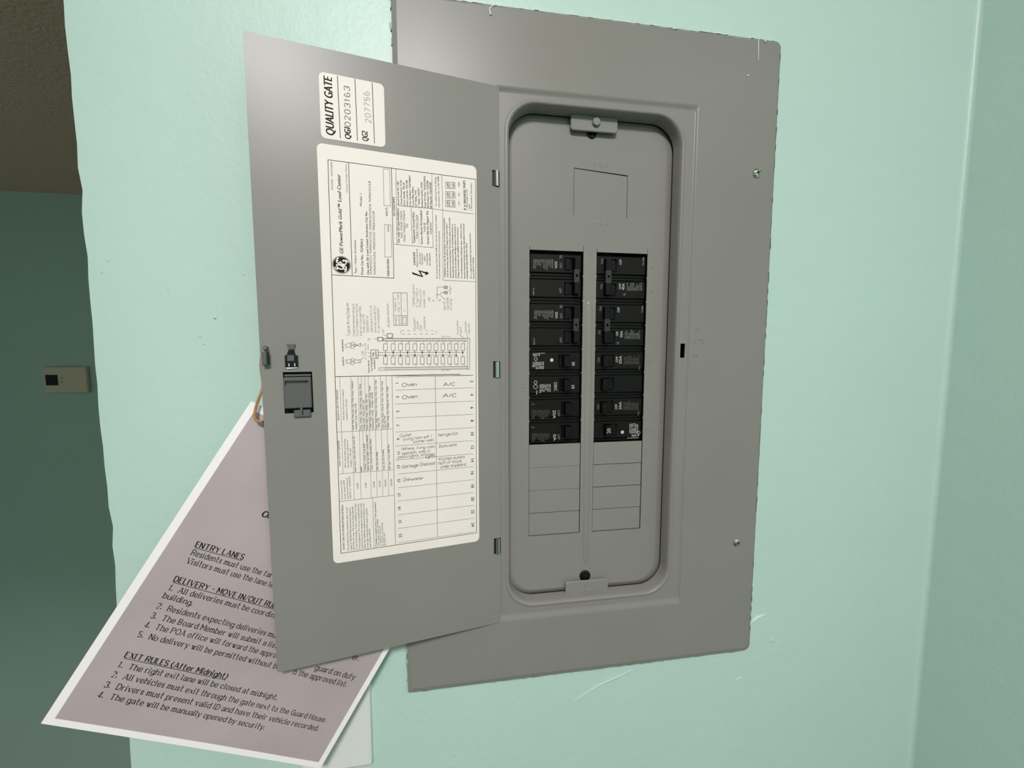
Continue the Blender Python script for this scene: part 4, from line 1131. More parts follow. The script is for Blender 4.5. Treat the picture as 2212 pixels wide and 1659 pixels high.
def stroke_text(s, style):
    """quads in units where the capital height is 1"""
    rnd = random.Random(s); quads = []; x = 0.0
    hand = style == 'h'; serif = style in 'sS'
    thick, thin, gap = {'c': (0.5, 0.5, 1.9), 'm': (0.85, 0.8, 2.6), 'h': (0.72, 0.66, 1.3), 's': (1.05, 0.55, 2.3), 'S': (1.45, 0.7, 2.35)}[style]
    for ch in s:
        if ch == ' ': x += 3.2 if serif else 3.0; continue
        w, sts = glyph_strokes(ch, hand)
        dy = rnd.uniform(-.35, .35) if hand else 0; sc = rnd.uniform(.88, 1.1) if hand else 1
        for pts in split_corners(sts, ch, hand):
            if len(pts) > 1 and all(p == pts[0] for p in pts): pts = pts[:1]
            Q = [(x+p[0]*sc, p[1]*sc+dy) for p in pts]
            if hand: Q = [(a+b*0.12, b) for a, b in Q]
            else: Q = [(a, b) for a, b in Q]
            diag = serif and len(Q) == 2 and (Q[1][0]-Q[0][0])*(Q[1][1]-Q[0][1]) > 0 and abs(Q[1][0]-Q[0][0]) > .2*abs(Q[1][1]-Q[0][1])
            quads += stroke_quads(Q, lambda ux, uy: thin+(0 if diag else (thick-thin)*abs(uy)))
            if serif and len(Q) > 1:
                for e, nb in ((Q[0], Q[1]), (Q[-1], Q[-2])):
                    if abs(nb[0]-e[0]) < 0.62*abs(nb[1]-e[1]) and (round(e[1]) in (0, 4, 6, -2)):
                        up = e[1] > nb[1]
                        l_, r_ = (1.1, .5) if (up and ch in 'bdhiklmnprujI' and ch.islower()) else (1.15, 1.15)
                        yb = e[1]-(0.4 if up else 0)
                        quads.append([(e[0]-l_, yb), (e[0]+r_, yb), (e[0]+r_, yb+.55), (e[0]-l_, yb+.55)])
        x += w*sc+gap
    W = max(x-gap, 0.1)
    return [[(a/6, b/6) for a, b in q] for q in quads], W/6
class Font:
    """lettering cut from Blender's built-in typeface, all strings evaluated at once"""
    store = {}
    @classmethod
    def prepare(cls, items):
        objs = []
        for s, bold in sorted(set(items)):
            if (s, bold) in cls.store: continue
            c = bpy.data.curves.new('t', 'FONT'); c.body = s; c.resolution_u = 2 if len(s) > 14 else 4; c.offset = 0.0
            o = bpy.data.objects.new('t', c); COL.objects.link(o); objs.append((s, bold, o, c))
        dg = bpy.context.evaluated_depsgraph_get(); dg.update()
        for s, bold, o, c in objs:
            e = o.evaluated_get(dg); me = e.to_mesh()
            vs = [(v.co.x, v.co.y) for v in me.vertices]; fs = [tuple(p.vertices) for p in me.polygons]
            e.to_mesh_clear()
            cls.store[(s, bold)] = (vs, fs)
        for s, bold, o, c in objs:
            bpy.data.objects.remove(o); bpy.data.curves.remove(c)
CAPH = 0.729
def weight(st): return 2 if st == 'B' else (1 if st in 'bIk' else 0)
def put_text(mb, it, base_y, natural=False):
    s, x0, z0, x1, z1, cap, st, ink = it
    a = Vector((x0, z0))/1000; b = Vector((x1, z1))/1000; cap /= 1000
    e = (b-a); Ln = e.length; e.normalize(); u = Vector((-e.y, e.x))
    if st in 'cmhsS':
        quads, W = stroke_text(s, st)
        if natural: cap = cap
        for q in quads:
            P = [a+e*(p[0]*Ln/W)+u*(p[1]*cap) for p in q]
            mb.add([(p.x, base_y, p.y) for p in P], [(0, 1, 2, 3)], ink)
    else:
        vs, fs = Font.store[(s, 0)]
        w_ = weight(st)
        x_0 = min(v[0] for v in vs); W = max(v[0] for v in vs)-x_0
        if s.isdigit() and len(s) < 3:      # numerals keep their own width, centred
            mid = (a+b)/2; Ln = W*cap/CAPH; a = mid-e*Ln/2
        sh = {'i': 0.22, 'I': 0.22, 'B': 0.12}.get(st, 0)
        for k_, dx in enumerate(((0,), (-.017, .017), (-.036, -.012, .012, .036))[w_]):   # heavier weights are struck repeatedly
            P = [a+e*((v[0]+dx-x_0)*Ln/W+sh*v[1]*cap/CAPH)+u*(v[1]*cap/CAPH) for v in vs]
            mb.add([(p.x, base_y-k_*4e-6, p.y) for p in P], fs, ink)
def put_line(mb, l, base_y):
    x0, z0, x1, z1, w, ink = l
    a = Vector((x0, z0))/1000; b = Vector((x1, z1))/1000; d = b-a
    if d.length < 1e-7: return
    d.normalize(); n = Vector((-d.y, d.x))*w/2000
    P = [a+n, a-n, b-n, b+n]
    mb.add([(p.x, base_y, p.y) for p in P], [(0, 1, 2, 3)], ink)
def put_ring(mb, cx, cz, r, w, y, ink, n=14):
    a = circ(cx/1000, cz/1000, r/1000, n); b = circ(cx/1000, cz/1000, max(r-w, 0)/1000, n)
    mb.add([(p[0], y, p[1]) for p in a]+[(p[0], y, p[1]) for p in b], [(i, (i+1)%n, n+(i+1)%n, n+i) for i in range(n)], ink)
need = [(i[0], 0) for l in [LABEL_TEXT, STICKER_TEXT, NOTICE_TEXT]+BREAKER_TEXT for i in l if i[6] not in 'cmhsS']
EMBOSS = ['MAIN']+[str(i) for i in range(1, 25)]
need += [(s, 0) for s in EMBOSS]+[('20', 0)]
Font.prepare(need)
mm = lambda *a: [v/1000 for v in a]

# ---------------------------------------------------------------- room
WY = 0.0055                          # face of the panel wall
XL, XR = -0.457, 0.449               # its free left end and the corner on the right
ZF, ZC = -1.62, 1.15                 # floor and ceiling
YF, ZS = 1.2, 0.5362                 # far hall wall and the lowered hall ceiling
def struct(mb, name, m, smooth=None):
    o = mb.build(name, m, smooth=smooth); o['kind'] = 'structure'; return o
w = MB()
edge = [(XR, ZF), (XR, ZC), (XL, ZC)]
k = 150
jag = []
for i in range(1, k):
    z = ZC+(ZF-ZC)*i/k
    jag.append((XL+random.uniform(-.0006, .0006)+0.0006*math.sin(z*34)+(0.0022*random.random() if random.random() < .12 else 0), z))
outer = edge+jag+[(XL, ZF)]
outer = outer[::-1]
hole = rrect(-.1895, .1895, -.330, .330, .004, 2)
w.flat(outer, [hole], WY, 0, True); w.flat(outer, [hole], WY+.115, 0, False)
w.loft(outer, WY, outer, WY+.115); w.loft(hole, WY, hole, WY+.115)
wall_back = struct(w, 'wall_back', 'wall')
w = MB(); w.box(XR, XR+.1, -3.2, WY+.115, ZF, ZC)
wall_right = struct(w, 'wall_right', 'wall')
w = MB(); f = .005
arc = [(XR-f+f*math.sin(t), WY-f+f*math.cos(t)) for t in [math.pi/2*i/5 for i in range(6)]]
vs = [(x, y, z) for z in (ZF, ZC) for x, y in arc]; w.add(vs, [(i, i+1, 7+i, 6+i) for i in range(5)])
o = w.build('corner_fillet', 'wall', wall_back, smooth=80)
w = MB(); w.box(-2.3, XR+.1, YF, YF+.1, ZF, ZC); struct(w, 'wall_far', 'wall')
w = MB(); w.box(-2.3, -2.2, -3.2, YF, ZF, ZC); struct(w, 'wall_left', 'wall')
w = MB(); w.box(-2.3, XR+.1, -3.3, -3.2, ZF, ZC); struct(w, 'wall_front', 'wall')
w = MB(); w.box(-2.3, XR+.1, -3.3, YF+.1, ZF-.1, ZF); struct(w, 'floor', 'floor')
w = MB(); w.box(-2.3, XR+.1, -3.3, YF+.1, ZC, ZC+.1); struct(w, 'ceiling', 'ceil')
w = MB(); w.box(-2.2, XL-.004, -.80, YF, ZS, ZC)  # hall ceiling, stretched forward unseen to block lamp light from the far wall
w.box(XL-.004, XR, WY+.115, YF, ZS, ZC); struct(w, 'ceiling', 'ceil')

# paint built up along the edge of the trim, and ridges in the wall paint
rp = MB(); rnd = random.Random(3)
def ragged(p, q, nrm, n=70, wmax=.0030):
    for i in range(n):
        t0, t1 = i/n, (i+1)/n
        if rnd.random() < .35: continue
        a = Vector(p).lerp(Vector(q), t0); b = Vector(p).lerp(Vector(q), t1); N = Vector(nrm)
        h0, h1 = rnd.uniform(.0004, wmax), rnd.uniform(.0004, wmax); ins = rnd.uniform(0, .0009)
        rp.add([(*(a-N*ins),)[:1]+(WY-.0046,)+((a-N*ins)[1],), (b-N*ins)[:1]+(WY-.0046,)+((b-N*ins)[1],) if False else ((b-N*ins)[0], WY-.0046, (b-N*ins)[1]),
                ((b+N*h1)[0], WY-.0002, (b+N*h1)[1]), ((a+N*h0)[0], WY-.0002, (a+N*h0)[1])], [(0, 1, 2, 3)], 0 if rnd.random() < .8 else 1)
PW, PH = .1972, .3376
ragged((-PW, -PH), (-PW, PH), (-1, 0), 110); ragged((PW, -PH+.006), (PW, PH-.006), (1, 0), 110, .0026)
ragged((-PW, PH), (PW-.006, PH), (0, 1), 80); ragged((-PW, -PH), (PW-.006, -PH), (0, -1), 80)
rp.build('paint_edge', ['wallchip', 'paint'], wall_back, fix=False)
rd = MB()
def ridge(pts, r): rd.tube([(x, WY, z) for x, z in pts], r, 6)
ridge([(-.016, -.3757), (.012, -.3610), (.034, -.3545), (.052, -.3478)], [.0006, .0012, .0012, .0005])
ridge([(.052, -.3425), (.080, -.3405), (.100, -.338)], [.0004, .0009, .0004])
ridge([(.197, -.309), (.208, -.301), (.219, -.298)], [.0009, .0022, .0010])
ridge([(.229, -.334), (.2315, -.331)], .0014); ridge([(.184, -.3775), (.193, -.3755)], .0008)
ridge([(-.3605, .0475), (-.3585, .0462)], .0010)
for i in range(14):
    x, z = rnd.uniform(-.45, -.22), rnd.uniform(-.02, .20); l = rnd.uniform(.002, .006)
    ridge([(x, z), (x+l/2, z), (x+l, z+rnd.uniform(-.001, .001))], [.0001, rnd.uniform(.0003, .0006), .0001])
rd.build('paint_ridge', 'wall', wall_back, smooth=60)

# ---------------------------------------------------------------- breaker panel
BASE = Vector((0, WY, -.3376))
panel = empty('breaker_panel', BASE, 'gray metal breaker panel with its door open, set in the mint green wall', 'breaker panel')
off = -BASE
def part(mb, name, m, smooth=None, fix=True, parent=None):
    p = parent or panel
    return mb.build(name, m, p, off if p is panel else (0, 0, 0), smooth, fix)
HX, HZ, WD, HD, TH = -.1001, -.002, .2081, .2672, .1752

# trim plate: bevelled edge, shallow door recess, rounded opening with a rolled lip
t = MB(); N = 10
r0 = rrect(-PW, PW, -PH, PH, [.003, .007, .006, .003], N)
r1 = rrect(-PW+.0004, PW-.0004, -PH+.0004, PH-.0004, [.003, .007, .006, .003], N)
r2 = rrect(-PW+.0048, PW-.0030, -PH+.0052, PH-.0030, [.002, .005, .004, .002], N)
t.loft(r0, WY-.0002, r0, .0020); t.loft(r0, .0020, r1, .0012); t.loft(r1, .0012, r2, 0)
q0 = rrect(HX-.0035, .1058, -.2700, .2668, .002, N)
q1 = rrect(HX-.0030, .1026, -.2625, .2615, .002, N)
RY = .0019
t.flat(r2, [q0], 0)
steps = [(tuple(((1-k_)*a[0]+k_*b_[0], (1-k_)*a[1]+k_*b_[1]) for a, b_ in zip(q0, q1)), RY*k_*k_*(3-2*k_)) for k_ in (0, .15, .32, .5, .68, .85, 1)]
for (a, ya), (b_, yb) in zip(steps, steps[1:]): t.loft(list(a), ya, list(b_), yb)
OX0, OX1, OZ0, OZ1 = -.0907, .0920, -.2535, .2545
OX1 = .0902
ex = rrect(OX0-.0040, OX1+.0036, OZ0-.0040, OZ1+.0040, .031, N)
slot = rrect(.0957, .1011, .0089, .0241, .0005, 2)
lip = [(ex, RY)]
for (d, y) in ((.0012, RY-.0007), (.0026, RY-.0009), (.0036, RY-.0003), (.0044, RY+.0012), (.0049, RY+.0034), (.0054, .0162)):
    lip.append((rrect(OX0-.0040+d, OX1+.0036-d, OZ0-.0040+d, OZ1+.0040-d, .031-d*.7, N), y))
t.flat(q1, [ex, slot], RY)
for (a, ya), (b, yb) in zip(lip, lip[1:]): t.loft(a, ya, b, yb)
t.loft(slot, RY, slot, RY+.0014)
trim = part(t, 'trim_plate', 'gray', 40)
# stamped half-moon knockout marks beside the latch slot
s = MB()
for cx, cz, r in ((.1131, .0379, .0022), (.1158, .0236, .0050), (.1118, .0100, .0022)):
    s.tube([(cx+r*math.cos(a), -.0001, cz+r*math.sin(a)) for a in [math.pi*(i/12*1.05-.05) for i in range(13)]], .00035, 6)
s.build('stamped_arcs', 'gray', trim, smooth=60)
for pts, r in (([(-.1020, .3366), (-.1060, .3352), (-.1084, .3325), (-.1082, .3290), (-.1072, .3272)], [.0004, .0007, .0008, .0009, .0011]),
               ([(.1690, .3372), (.1696, .3300), (.1700, .3230), (.1704, .3157)], [.0006, .0005, .0004, .0003]),
               ([(.1590, .2988), (.1594, .3002), (.1606, .3005)], [.0006, .0009, .0005]),
               ([(.1755, .3345), (.1775, .3352)], [.0010, .0016]), ([(.0740, .3352), (.0790, .3362)], [.0006, .0010]), ([(.1340, .3345), (.1380, .3362)], [.0003, .0006])):
    d = MB(); d.tube([(x, -.0002, z) for x, z in pts], r, 8); d.build('paint_drip', 'paint', trim, smooth=60)
# tabs riveted to the rim of the opening
def tab(z0, z1, rv, up):
    b = MB(); r = [.003, .003, 0.0002, 0.0002] if up else [0.0002, 0.0002, .003, .003]
    o_ = rrect(-.0258, .0238, z0, z1, r, 5); i_ = rrect(-.0252, .0232, z0+.0006, z1-.0006, r, 5)
    b.flat(i_, [], .0118); b.loft(i_, .0118, o_, .0124); b.loft(o_, .0124, o_, .0136); b.flat(o_, [], .0136, 0, False)
    p = b.build('rim_tab', 'gray', trim, smooth=30)
    rv_ = MB()
    if up: rv_.lathe(.0004, rv, [(.0042, .0119), (.0042, .0098), (.0036, .0090)], 20)
    else: rv_.lathe(-.0004, rv, [(.0042, .0119), (.0042, .0114), (.0037, .01135), (.0034, .0116), (.0030, .0116)], 20)
    rv_.build('rivet', 'gray', trim, smooth=40)
tab(.2386, .2535, .2472, True); tab(-.2535, -.2395, -.2470, False)

# screws holding the trim
for cx, cz, r in ((.1747, .2040, .0049), (.1725, -.2022, .0046)):
    b = MB(); b.lathe(cx, cz, [(r, .0002), (r, -.0008), (r*.86, -.0018), (r*.6, -.0024), (r*.30, -.0026), (r*.22, -.0012)], 28)
    sc = part(b, 'mounting_screw', 'chrome', 50)
    g = MB()
    for a in (.35, .35+math.pi/2):
        for rr in (-1, 1):
            c, s_ = math.cos(a)*rr, math.sin(a)*rr; h = r*.10; nx, nz = -s_*h, c*h
            p0 = (cx, cz); p1 = (cx+c*r*.62, cz+s_*r*.62)
            g.add([(p0[0]+nx, -.00272, p0[1]+nz), (p0[0]-nx, -.00272, p0[1]-nz), (p1[0]-nx, -.00245, p1[1]-nz), (p1[0]+nx, -.00245, p1[1]+nz)], [(0, 1, 2, 3)])
    g.build('cross_slot', 'dark', sc, fix=False)  # dark strips laid on the head paint the shade of the slot

# enclosure box behind everything
b = MB(); bx = [-.1885, .1885, -.329, .329]
o_ = rrect(*bx, .003, 3)
b.loft(o_, WY+.0004, o_, .100); b.flat(o_, [], .100)
part(b, 'enclosure_box', 'steel')

# dead front with two columns of breaker openings
PITCH, ZT = .02556, .1205
CLX, CRX = (-.0667, -.0087), (.0057, .0633)
def column(x0, x1):
    nub = .0009; h = .0010; pts = [(x0, ZT-12*PITCH), (x1, ZT-12*PITCH)]
    for i in range(8, 0, -1):
        z = ZT-i*PITCH; pts += [(x1, z-h), (x1-nub, z), (x1, z+h)] if i < 8 else []
    pts += [(x1, ZT+.0055), (x1-.0004, ZT+.0055), (x1-.0005, ZT), (x0+.0005, ZT), (x0+.0004, ZT+.0035), (x0, ZT+.0035)]
    for i in range(1, 8):
        z = ZT-i*PITCH; pts += [(x0, z+h), (x0+nub, z), (x0, z-h)]
    return pts
b = MB()
po = rrect(OX0-.002, OX1+.003, OZ0-.002, OZ1+.002, .030, N); pi = rrect(OX0+.006, OX1-.0085, OZ0+.0055, OZ1-.0050, .024, N)
kn = [(-.0203, .1572), (.0385, .1572), (.0385, .1992), (.0385, .2004), (-.0203, .2045)]
pm = [((a[0]+q_[0])/2, (a[1]+q_[1])/2) for a, q_ in zip(po, pi)]
b.loft(po, DEPTH+.0045, pm, DEPTH+.0012); b.loft(pm, DEPTH+.0012, pi, DEPTH)
b.flat(pi, [column(*CLX), column(*CRX), kn], DEPTH)
for l in (column(*CLX), column(*CRX), kn): b.loft(l, DEPTH, l, DEPTH+.0012)
# embossed slot numbers and MAIN markings
def emb(s, cx, cz, h, d, sx=1.0):
    vs, fs = Font.store[(s, 0)]; xs_ = [v[0] for v in vs]; k = h/CAPH; mx = (min(xs_)+max(xs_))/2
    P = [((v[0]-mx)*k*sx, (v[1]-CAPH/2)*k) for v in vs]
    if d == 'down': P = [(y, -x) for x, y in P]
    if d == 'up': P = [(-y, x) for x, y in P]
    if d == 'flip': P = [(-x, -y) for x, y in P]
    b.add([(cx+x, DEPTH-.00035, cz+y) for x, y in P], fs, 1)
for i in range(12):
    emb(str(2*i+1), -.0718, ZT-(i+.5)*PITCH, .0052, 'down'); emb(str(2*i+2), .0695, ZT-(i+.55)*PITCH, .0052, 'up')
emb('MAIN', .0081, .2098, .0058, 'flip'); emb('MAIN', .0092, .1510, .0058, 'none')
dead = part(b, 'dead_front', ['gray', 'gray2'], 35)
k_ = MB(); kp = [(-.0199, .1572), (.0380, .1572), (.0380, .1993), (-.0199, .2037)]
k_.prism(kp, DEPTH+.0001, DEPTH+.0012); k_.build('main_knockout', 'gray', dead)
for ci, (x0, x1) in enumerate((CLX, CRX)):
    for i in range(8, 12):
        z1, z0 = ZT-i*PITCH, ZT-(i+1)*PITCH
        top = .0001 if i > 8 else .0003; bot = .0009 if i == 11 else (.0002 if (ci == 0 and i < 10) else .0006)
        rt = .0010 if ci else .0008
        pl = MB(); y = DEPTH+(.0003 if i % 2 else .0001)
        pl.prism(rrect(x0+.0004, x1-rt, z0+bot, z1-top, .0004, 2), y, y+.0010)
        pl.build('filler_plate', 'gray', dead)
b = MB()      # pressed rib between the columns
pr_ = [(.0045, .0003), (.0034, -.0004), (.0016, -.0012), (0, -.0014), (-.0016, -.0012), (-.0034, -.0004), (-.0045, .0003)]
st = [(.068, .2), (.062, 1), (-.15, 1), (-.214, .9), (-.224, .1)]
vs = [(-.0015-.00*i+p[0]*(.4+.6*sc_), DEPTH+(p[1] if p[1] < 0 else .0003)*(sc_ if p[1] < 0 else 1), z) for i, (z, sc_) in enumerate(st) for p in pr_]
b.add(vs, [(i*7+j, i*7+j+1, i*7+8+j, i*7+7+j) for i in range(4) for j in range(6)])
b.build('center_rib', 'gray', dead, smooth=80)
b = MB(); b.lathe(-.0030, .0668, [(.0010, DEPTH), (.0008, DEPTH-.0012), (.0003, DEPTH-.0014)], 10); b.build('paint_drip', 'paint', dead, smooth=60)
for cz, r in ((.2392, .0050), (-.2365, .0062)):
    b = MB(); b.lathe(-.0019, cz, [(r, DEPTH+.0001), (r, DEPTH-.0012), (r*.8, DEPTH-.0018), (r*.74, DEPTH-.0012), (r*.5, DEPTH-.0012), (r*.45, DEPTH-.0020), (r*.2, DEPTH-.0020)], 24)
    b.build('cover_screw', 'spring', dead, smooth=35)

# ---------------------------------------------------------------- circuit breakers
GROUP = 'circuit breakers in the panel'
FY = DEPTH+.003
def breaker(col, row, poles, pit, lab, texts, lever_w=.0055, marks=None, name='circuit_breaker'):
    sgn = 1 if col == 'L' else -1
    bx0, bx1 = (-.0662, -.0096) if col == 'L' else (.0061, .0630)
    zt = ZT-row*PITCH; zc = zt-poles*PITCH/2
    root = empty(name, ((bx0+bx1)/2, FY, zc), lab, 'circuit breaker', GROUP)
    ox, oz = (bx0+bx1)/2, zc
    m = MB()
    x0, x1 = bx0-ox, bx1-ox
    topgap = .0022 if row == 0 else .00015
    m.box(x0, x1, .0030, .045, -poles*PITCH/2+.00015, poles*PITCH/2-topgap, 0)
    pz = []
    for p in range(poles):
        c_ = (poles/2-p-.5)*PITCH; pz.append(c_)
        zb, zu = c_-.0092, c_+(.0092 if row+p else .0096)
        h0, h1 = pit[0]-ox, pit[1]-ox
        hz0, hz1 = c_-.0068, c_+.0068
        f0 = rrect(x0+.0006, x1-.0004, zb, zu, .0005, 2); f1 = rrect(x0+.0011, x1-.0009, zb+.0005, zu-.0005, .0004, 2)
        hp = rrect(h0, h1, hz0, hz1, .0006, 2)
        m.flat(f1, [hp], 0); m.loft(f1, 0, f0, .0006); m.loft(f0, .0006, f0, .0031)
        m.loft(hp, 0, hp, .0070, 1); m.flat(hp, [], .0028, 1)
        # stepped shoulders beside each pole
        m.box(x0+.0010, x1-.0008, .0016, .0031, c_+.0104 if row+p else c_+.0100, c_+.0121 if row+p else c_+.0103, 0)
        m.box(x0+.0010, x1-.0008, .0016, .0031, c_-.0121, c_-.0104, 0)
    tx_ = MB()
    tx_.v = []
    for it in texts: put_text(tx_, it, -.00012)
    for it in (marks or []):
        kind, cx, cz, r = it
        if kind == 'dot': tx_.add([(cx, -.00012, cz) for cx, cz in circ(cx, cz, r, 16)], [tuple(range(16))], 1)
        if kind == 'ring': put_ring(tx_, cx*1000, cz*1000, r*1000, .45, -.00012, 1)
    if tx_.v:
        m.add([(a-ox, b_, c-oz) for a, b_, c in tx_.v], []); o_ = len(m.v)-len(tx_.v)
        for f, k_ in zip(tx_.f, tx_.m): m.f.append(tuple(o_+i for i in f)); m.m.append(k_+1)
    m.build('body', ['black', 'dark', 'bt1', 'bt2', 'bt3'], root, smooth=25)
    for c_ in pz:
        h = MB(); h0, h1 = pit[0]-ox, pit[1]-ox
        inner = h1 if sgn > 0 else h0            # side towards the panel's centre rib
        outer_ = h0 if sgn > 0 else h1
        # rocker barrel filling the outer part of the well
        bw = (h1-h0)*.40
        xa = outer_+sgn*.0012
        h.box(min(xa, xa+sgn*bw), max(xa, xa+sgn*bw), .0006, .0060, c_-.0063, c_+.0063, 0, .0006)
        # lever leaning towards the centre
        lw = lever_w; tipx = inner-sgn*.0002
        prof = [(tipx-sgn*(lw+.0010), .0062), (tipx-sgn*lw, -.0052), (tipx-sgn*(lw-.0006), -.0060), (tipx-sgn*.0005, -.0060), (tipx, -.0054), (tipx-sgn*.0012, .0062)]
        za, zb_ = c_-.0058, c_+.0058
        n = len(prof)
        h.add([(x, y, z) for z in (za, zb_) for x, y in prof], [tuple(range(n)), tuple(range(2*n-1, n-1, -1))]+[(i, (i+1) % n, n+(i+1) % n, n+i) for i in range(n)])
        h.build('handle', 'black2', root)
    if poles == 2:
        tb = MB(); inner = (pit[1] if sgn > 0 else pit[0])-ox
        xa, xb = sorted((inner-sgn*.0003, inner-sgn*(lever_w+.0004)))
        z0, z1 = pz[1]+.0061, pz[0]-.0061
        cx, cz = (xa+xb)/2, (z0+z1)/2; hh = .0011
        ho = rrect(xa, xb, z0, z1, .0004, 2); hi = rrect(cx-hh, cx+hh, cz-hh*1.3, cz+hh*1.3, .0003, 2)
        tb.flat(ho, [hi], -.0055); tb.loft(ho, -.0055, ho, -.0010); tb.loft(hi, -.0055, hi, -.0030, 1); tb.flat(hi, [], -.0030, 1); tb.flat(ho, [], -.0010, 0, False)
        tb.build('handle_tie', ['tie', 'dark'], root)
    return root
T_ = BREAKER_TEXT
breaker('L', 0, 2, (-.0288, -.0134), 'black two-pole 50A breaker with tied handles at the top of the left column', T_[0])
breaker('L', 2, 2, (-.0288, -.0134), 'black two-pole 30A breaker with tied handles, left column, just under the 50A one', T_[1])
breaker('L', 4, 1, (-.0344, -.0213), 'black single breaker with pale dot and 20, left column just above the one marked 15', T_[2], .0080,
        [('dot', -.0415, .0066, .0019), ('ring', -.0590, .0078, .0019)])
breaker('L', 5, 1, (-.0330, -.0213), 'black single breaker with bold white print, two rings and 15, left column', T_[3], .0075,
        [('ring', -.0590, -.0172, .0019), ('ring', -.0590, -.0218, .0024)])
breaker('L', 6, 1, (-.0308, -.0192), 'black single 20A breaker with faint print, left column just under the one marked 15', T_[4], .0080)
breaker('L', 7, 1, (-.0308, -.0192), 'black single breaker at the bottom of the left column, its rating worn to 0A', T_[5], .0080)
breaker('R', 0, 2, (.0152, .0296), 'black two-pole 40A breaker with tied handles at the top of the right column', T_[6], .0060)
breaker('R', 2, 2, (.0148, .0292), 'black two-pole 30A breaker with tied handles, right column, just under the 40A one', T_[7], .0060)
breaker('R', 4, 1, (.0142, .0290), 'black single 20A breaker in the right column, just above the blank-faced one', T_[8], .0066)
breaker('R', 5, 1, (.0140, .0290), 'black single breaker with a blank unprinted face, right column', T_[9], .0070)
breaker('R', 6, 1, (.0138, .0288), 'black single 20A breaker in the right column, just under the blank-faced one', T_[10], .0066)
last = breaker('R', 7, 1, (.0182, .0336), 'black single breaker at the bottom of the right column with 20 on its handle', T_[11], .0072,
        [('dot', .0404, -.0743, .0019), ('ring', .0600, -.0755, .0018)])
hd = [c for c in last.children if c.name.startswith('handle')][0]
b = MB(); vs, fs = Font.store[('20', 0)]; k_ = .0042/CAPH
xs_ = [v[0] for v in vs]; mx = (min(xs_)+max(xs_))/2
cx = .0182+.0036-last.location.x
b.add([(cx-(v[1]-CAPH/2)*k_, -.00612, (v[0]-mx)*k_) for v in vs], fs); b.build('handle_number', 'bt1', hd, fix=False)

# ---------------------------------------------------------------- door
cor = []
for i in range(7):
    a = math.radians(180+90*i/6); cor.append((-WD+.0025+.0025*math.cos(a), -HD+.0025+.0025*math.sin(a)))
for i in range(7):
    a = math.radians(270+90*i/6); cor.append((-.002+.002*math.cos(a), -HD+.002+.002*math.sin(a)))
NOT = ((-.1917, -.1744), (-.0084, .0084), (.1757, .1908)); NX = -.0069
for z0, z1 in NOT: cor += [(0, z0), (NX, z0), (NX, z1), (0, z1)]
for i in range(7):
    a = math.radians(90*i/6); cor.append((-.001+.001*math.cos(a), HD-.001+.001*math.sin(a)))
for i in range(7):
    a = math.radians(90+90*i/6); cor.append((-WD+.0025+.0025*math.cos(a), HD-.0025+.0025*math.sin(a)))
SX0, SX1, SZ0, SZ1 = -.1921, -.1697, -.0347, .0009
sh = [(SX0, SZ0), (SX1, SZ0), (SX1, SZ1), (SX0, SZ1)]
d = MB(); d.prism(cor, 0, .0012, [sh])
door = d.build('door', 'gray', panel, (HX, -WY-.0004, HZ-BASE.z), smooth=25)
door.rotation_euler = (0, 0, TH)
def dpart(mb, name, m, smooth=None, fix=True, parent=None): return mb.build(name, m, parent or door, (0, 0, 0), smooth, fix)
for z0, z1 in NOT:
    h = MB(); h.tube([(-.0024, .0006, z0+.0005), (-.0024, .0006, z1-.0005)], .0023, 20); h.box(NX, -.0047, .0012, .0018, z0, z1, 1); h.box(-.0004, .0004, -.0001, .0018, z0+.0004, z1-.0004, 1)  # black strips fill the notch gaps, painting in their shade
    hp = dpart(h, 'hinge', ['chrome', 'spring'], 40); hp['label'] = 'chrome hinge pin in a notch'
# directory label
l = MB(); l.prism(rrect(-.1588, -.0224, -.1744, .1916, .0045, 6), -.00022, -.00002)
for it in LABEL_LINES: put_line(l, it, -.00030)
for it in LABEL_TEXT: put_text(l, it, -.00032)
for cx, cz, r, ink in LABEL_DOTS: l.add([(p[0], -.00034, p[1]) for p in circ(cx/1000, cz/1000, r/1000, 10)], [tuple(range(10))], ink)
for cx, cz, r, w_ in LABEL_RINGS: put_ring(l, cx, cz, r, w_, -.00031, 1, 12)
l.flat([(x/1000, z/1000) for x, z in LABEL_BOLT], [], -.00032, 1)
cx, cz, r = [v/1000 for v in LABEL_LOGO]
put_ring(l, cx*1000, cz*1000, r*1000, .35, -.00032, 1, 40)
l.add([(p[0], -.00032, p[1]) for p in circ(cx, cz, r*.9, 40)], [tuple(range(40))], 1)
def smooth(P, k=6):
    out = []
    for i in range(len(P)-1):
        p0 = P[max(i-1, 0)]; p1 = P[i]; p2 = P[i+1]; p3 = P[min(i+2, len(P)-1)]
        for j in range(k):
            t_ = j/k
            out.append(tuple(0.5*((2*p1[c])+(-p0[c]+p2[c])*t_+(2*p0[c]-5*p1[c]+4*p2[c]-p3[c])*t_*t_+(-p0[c]+3*p1[c]-3*p2[c]+p3[c])*t_**3) for c in (0, 1)))
    return out+[P[-1]]
SCR = [[(-.10, .30), (.02, .46), (-.16, .54), (-.42, .30), (-.50, -.02), (-.34, -.18), (-.12, .02), (.02, .30), (-.06, -.20), (-.26, -.50), (-.48, -.44), (-.46, -.26), (-.24, -.22), (.04, -.12), (.24, .10)],
       [(.50, .40), (.44, .54), (.26, .50), (.18, .26), (.34, .08), (.20, .04), (.06, -.22), (.16, -.50), (.42, -.48), (.54, -.26), (.46, -.16), (.38, -.26)]]
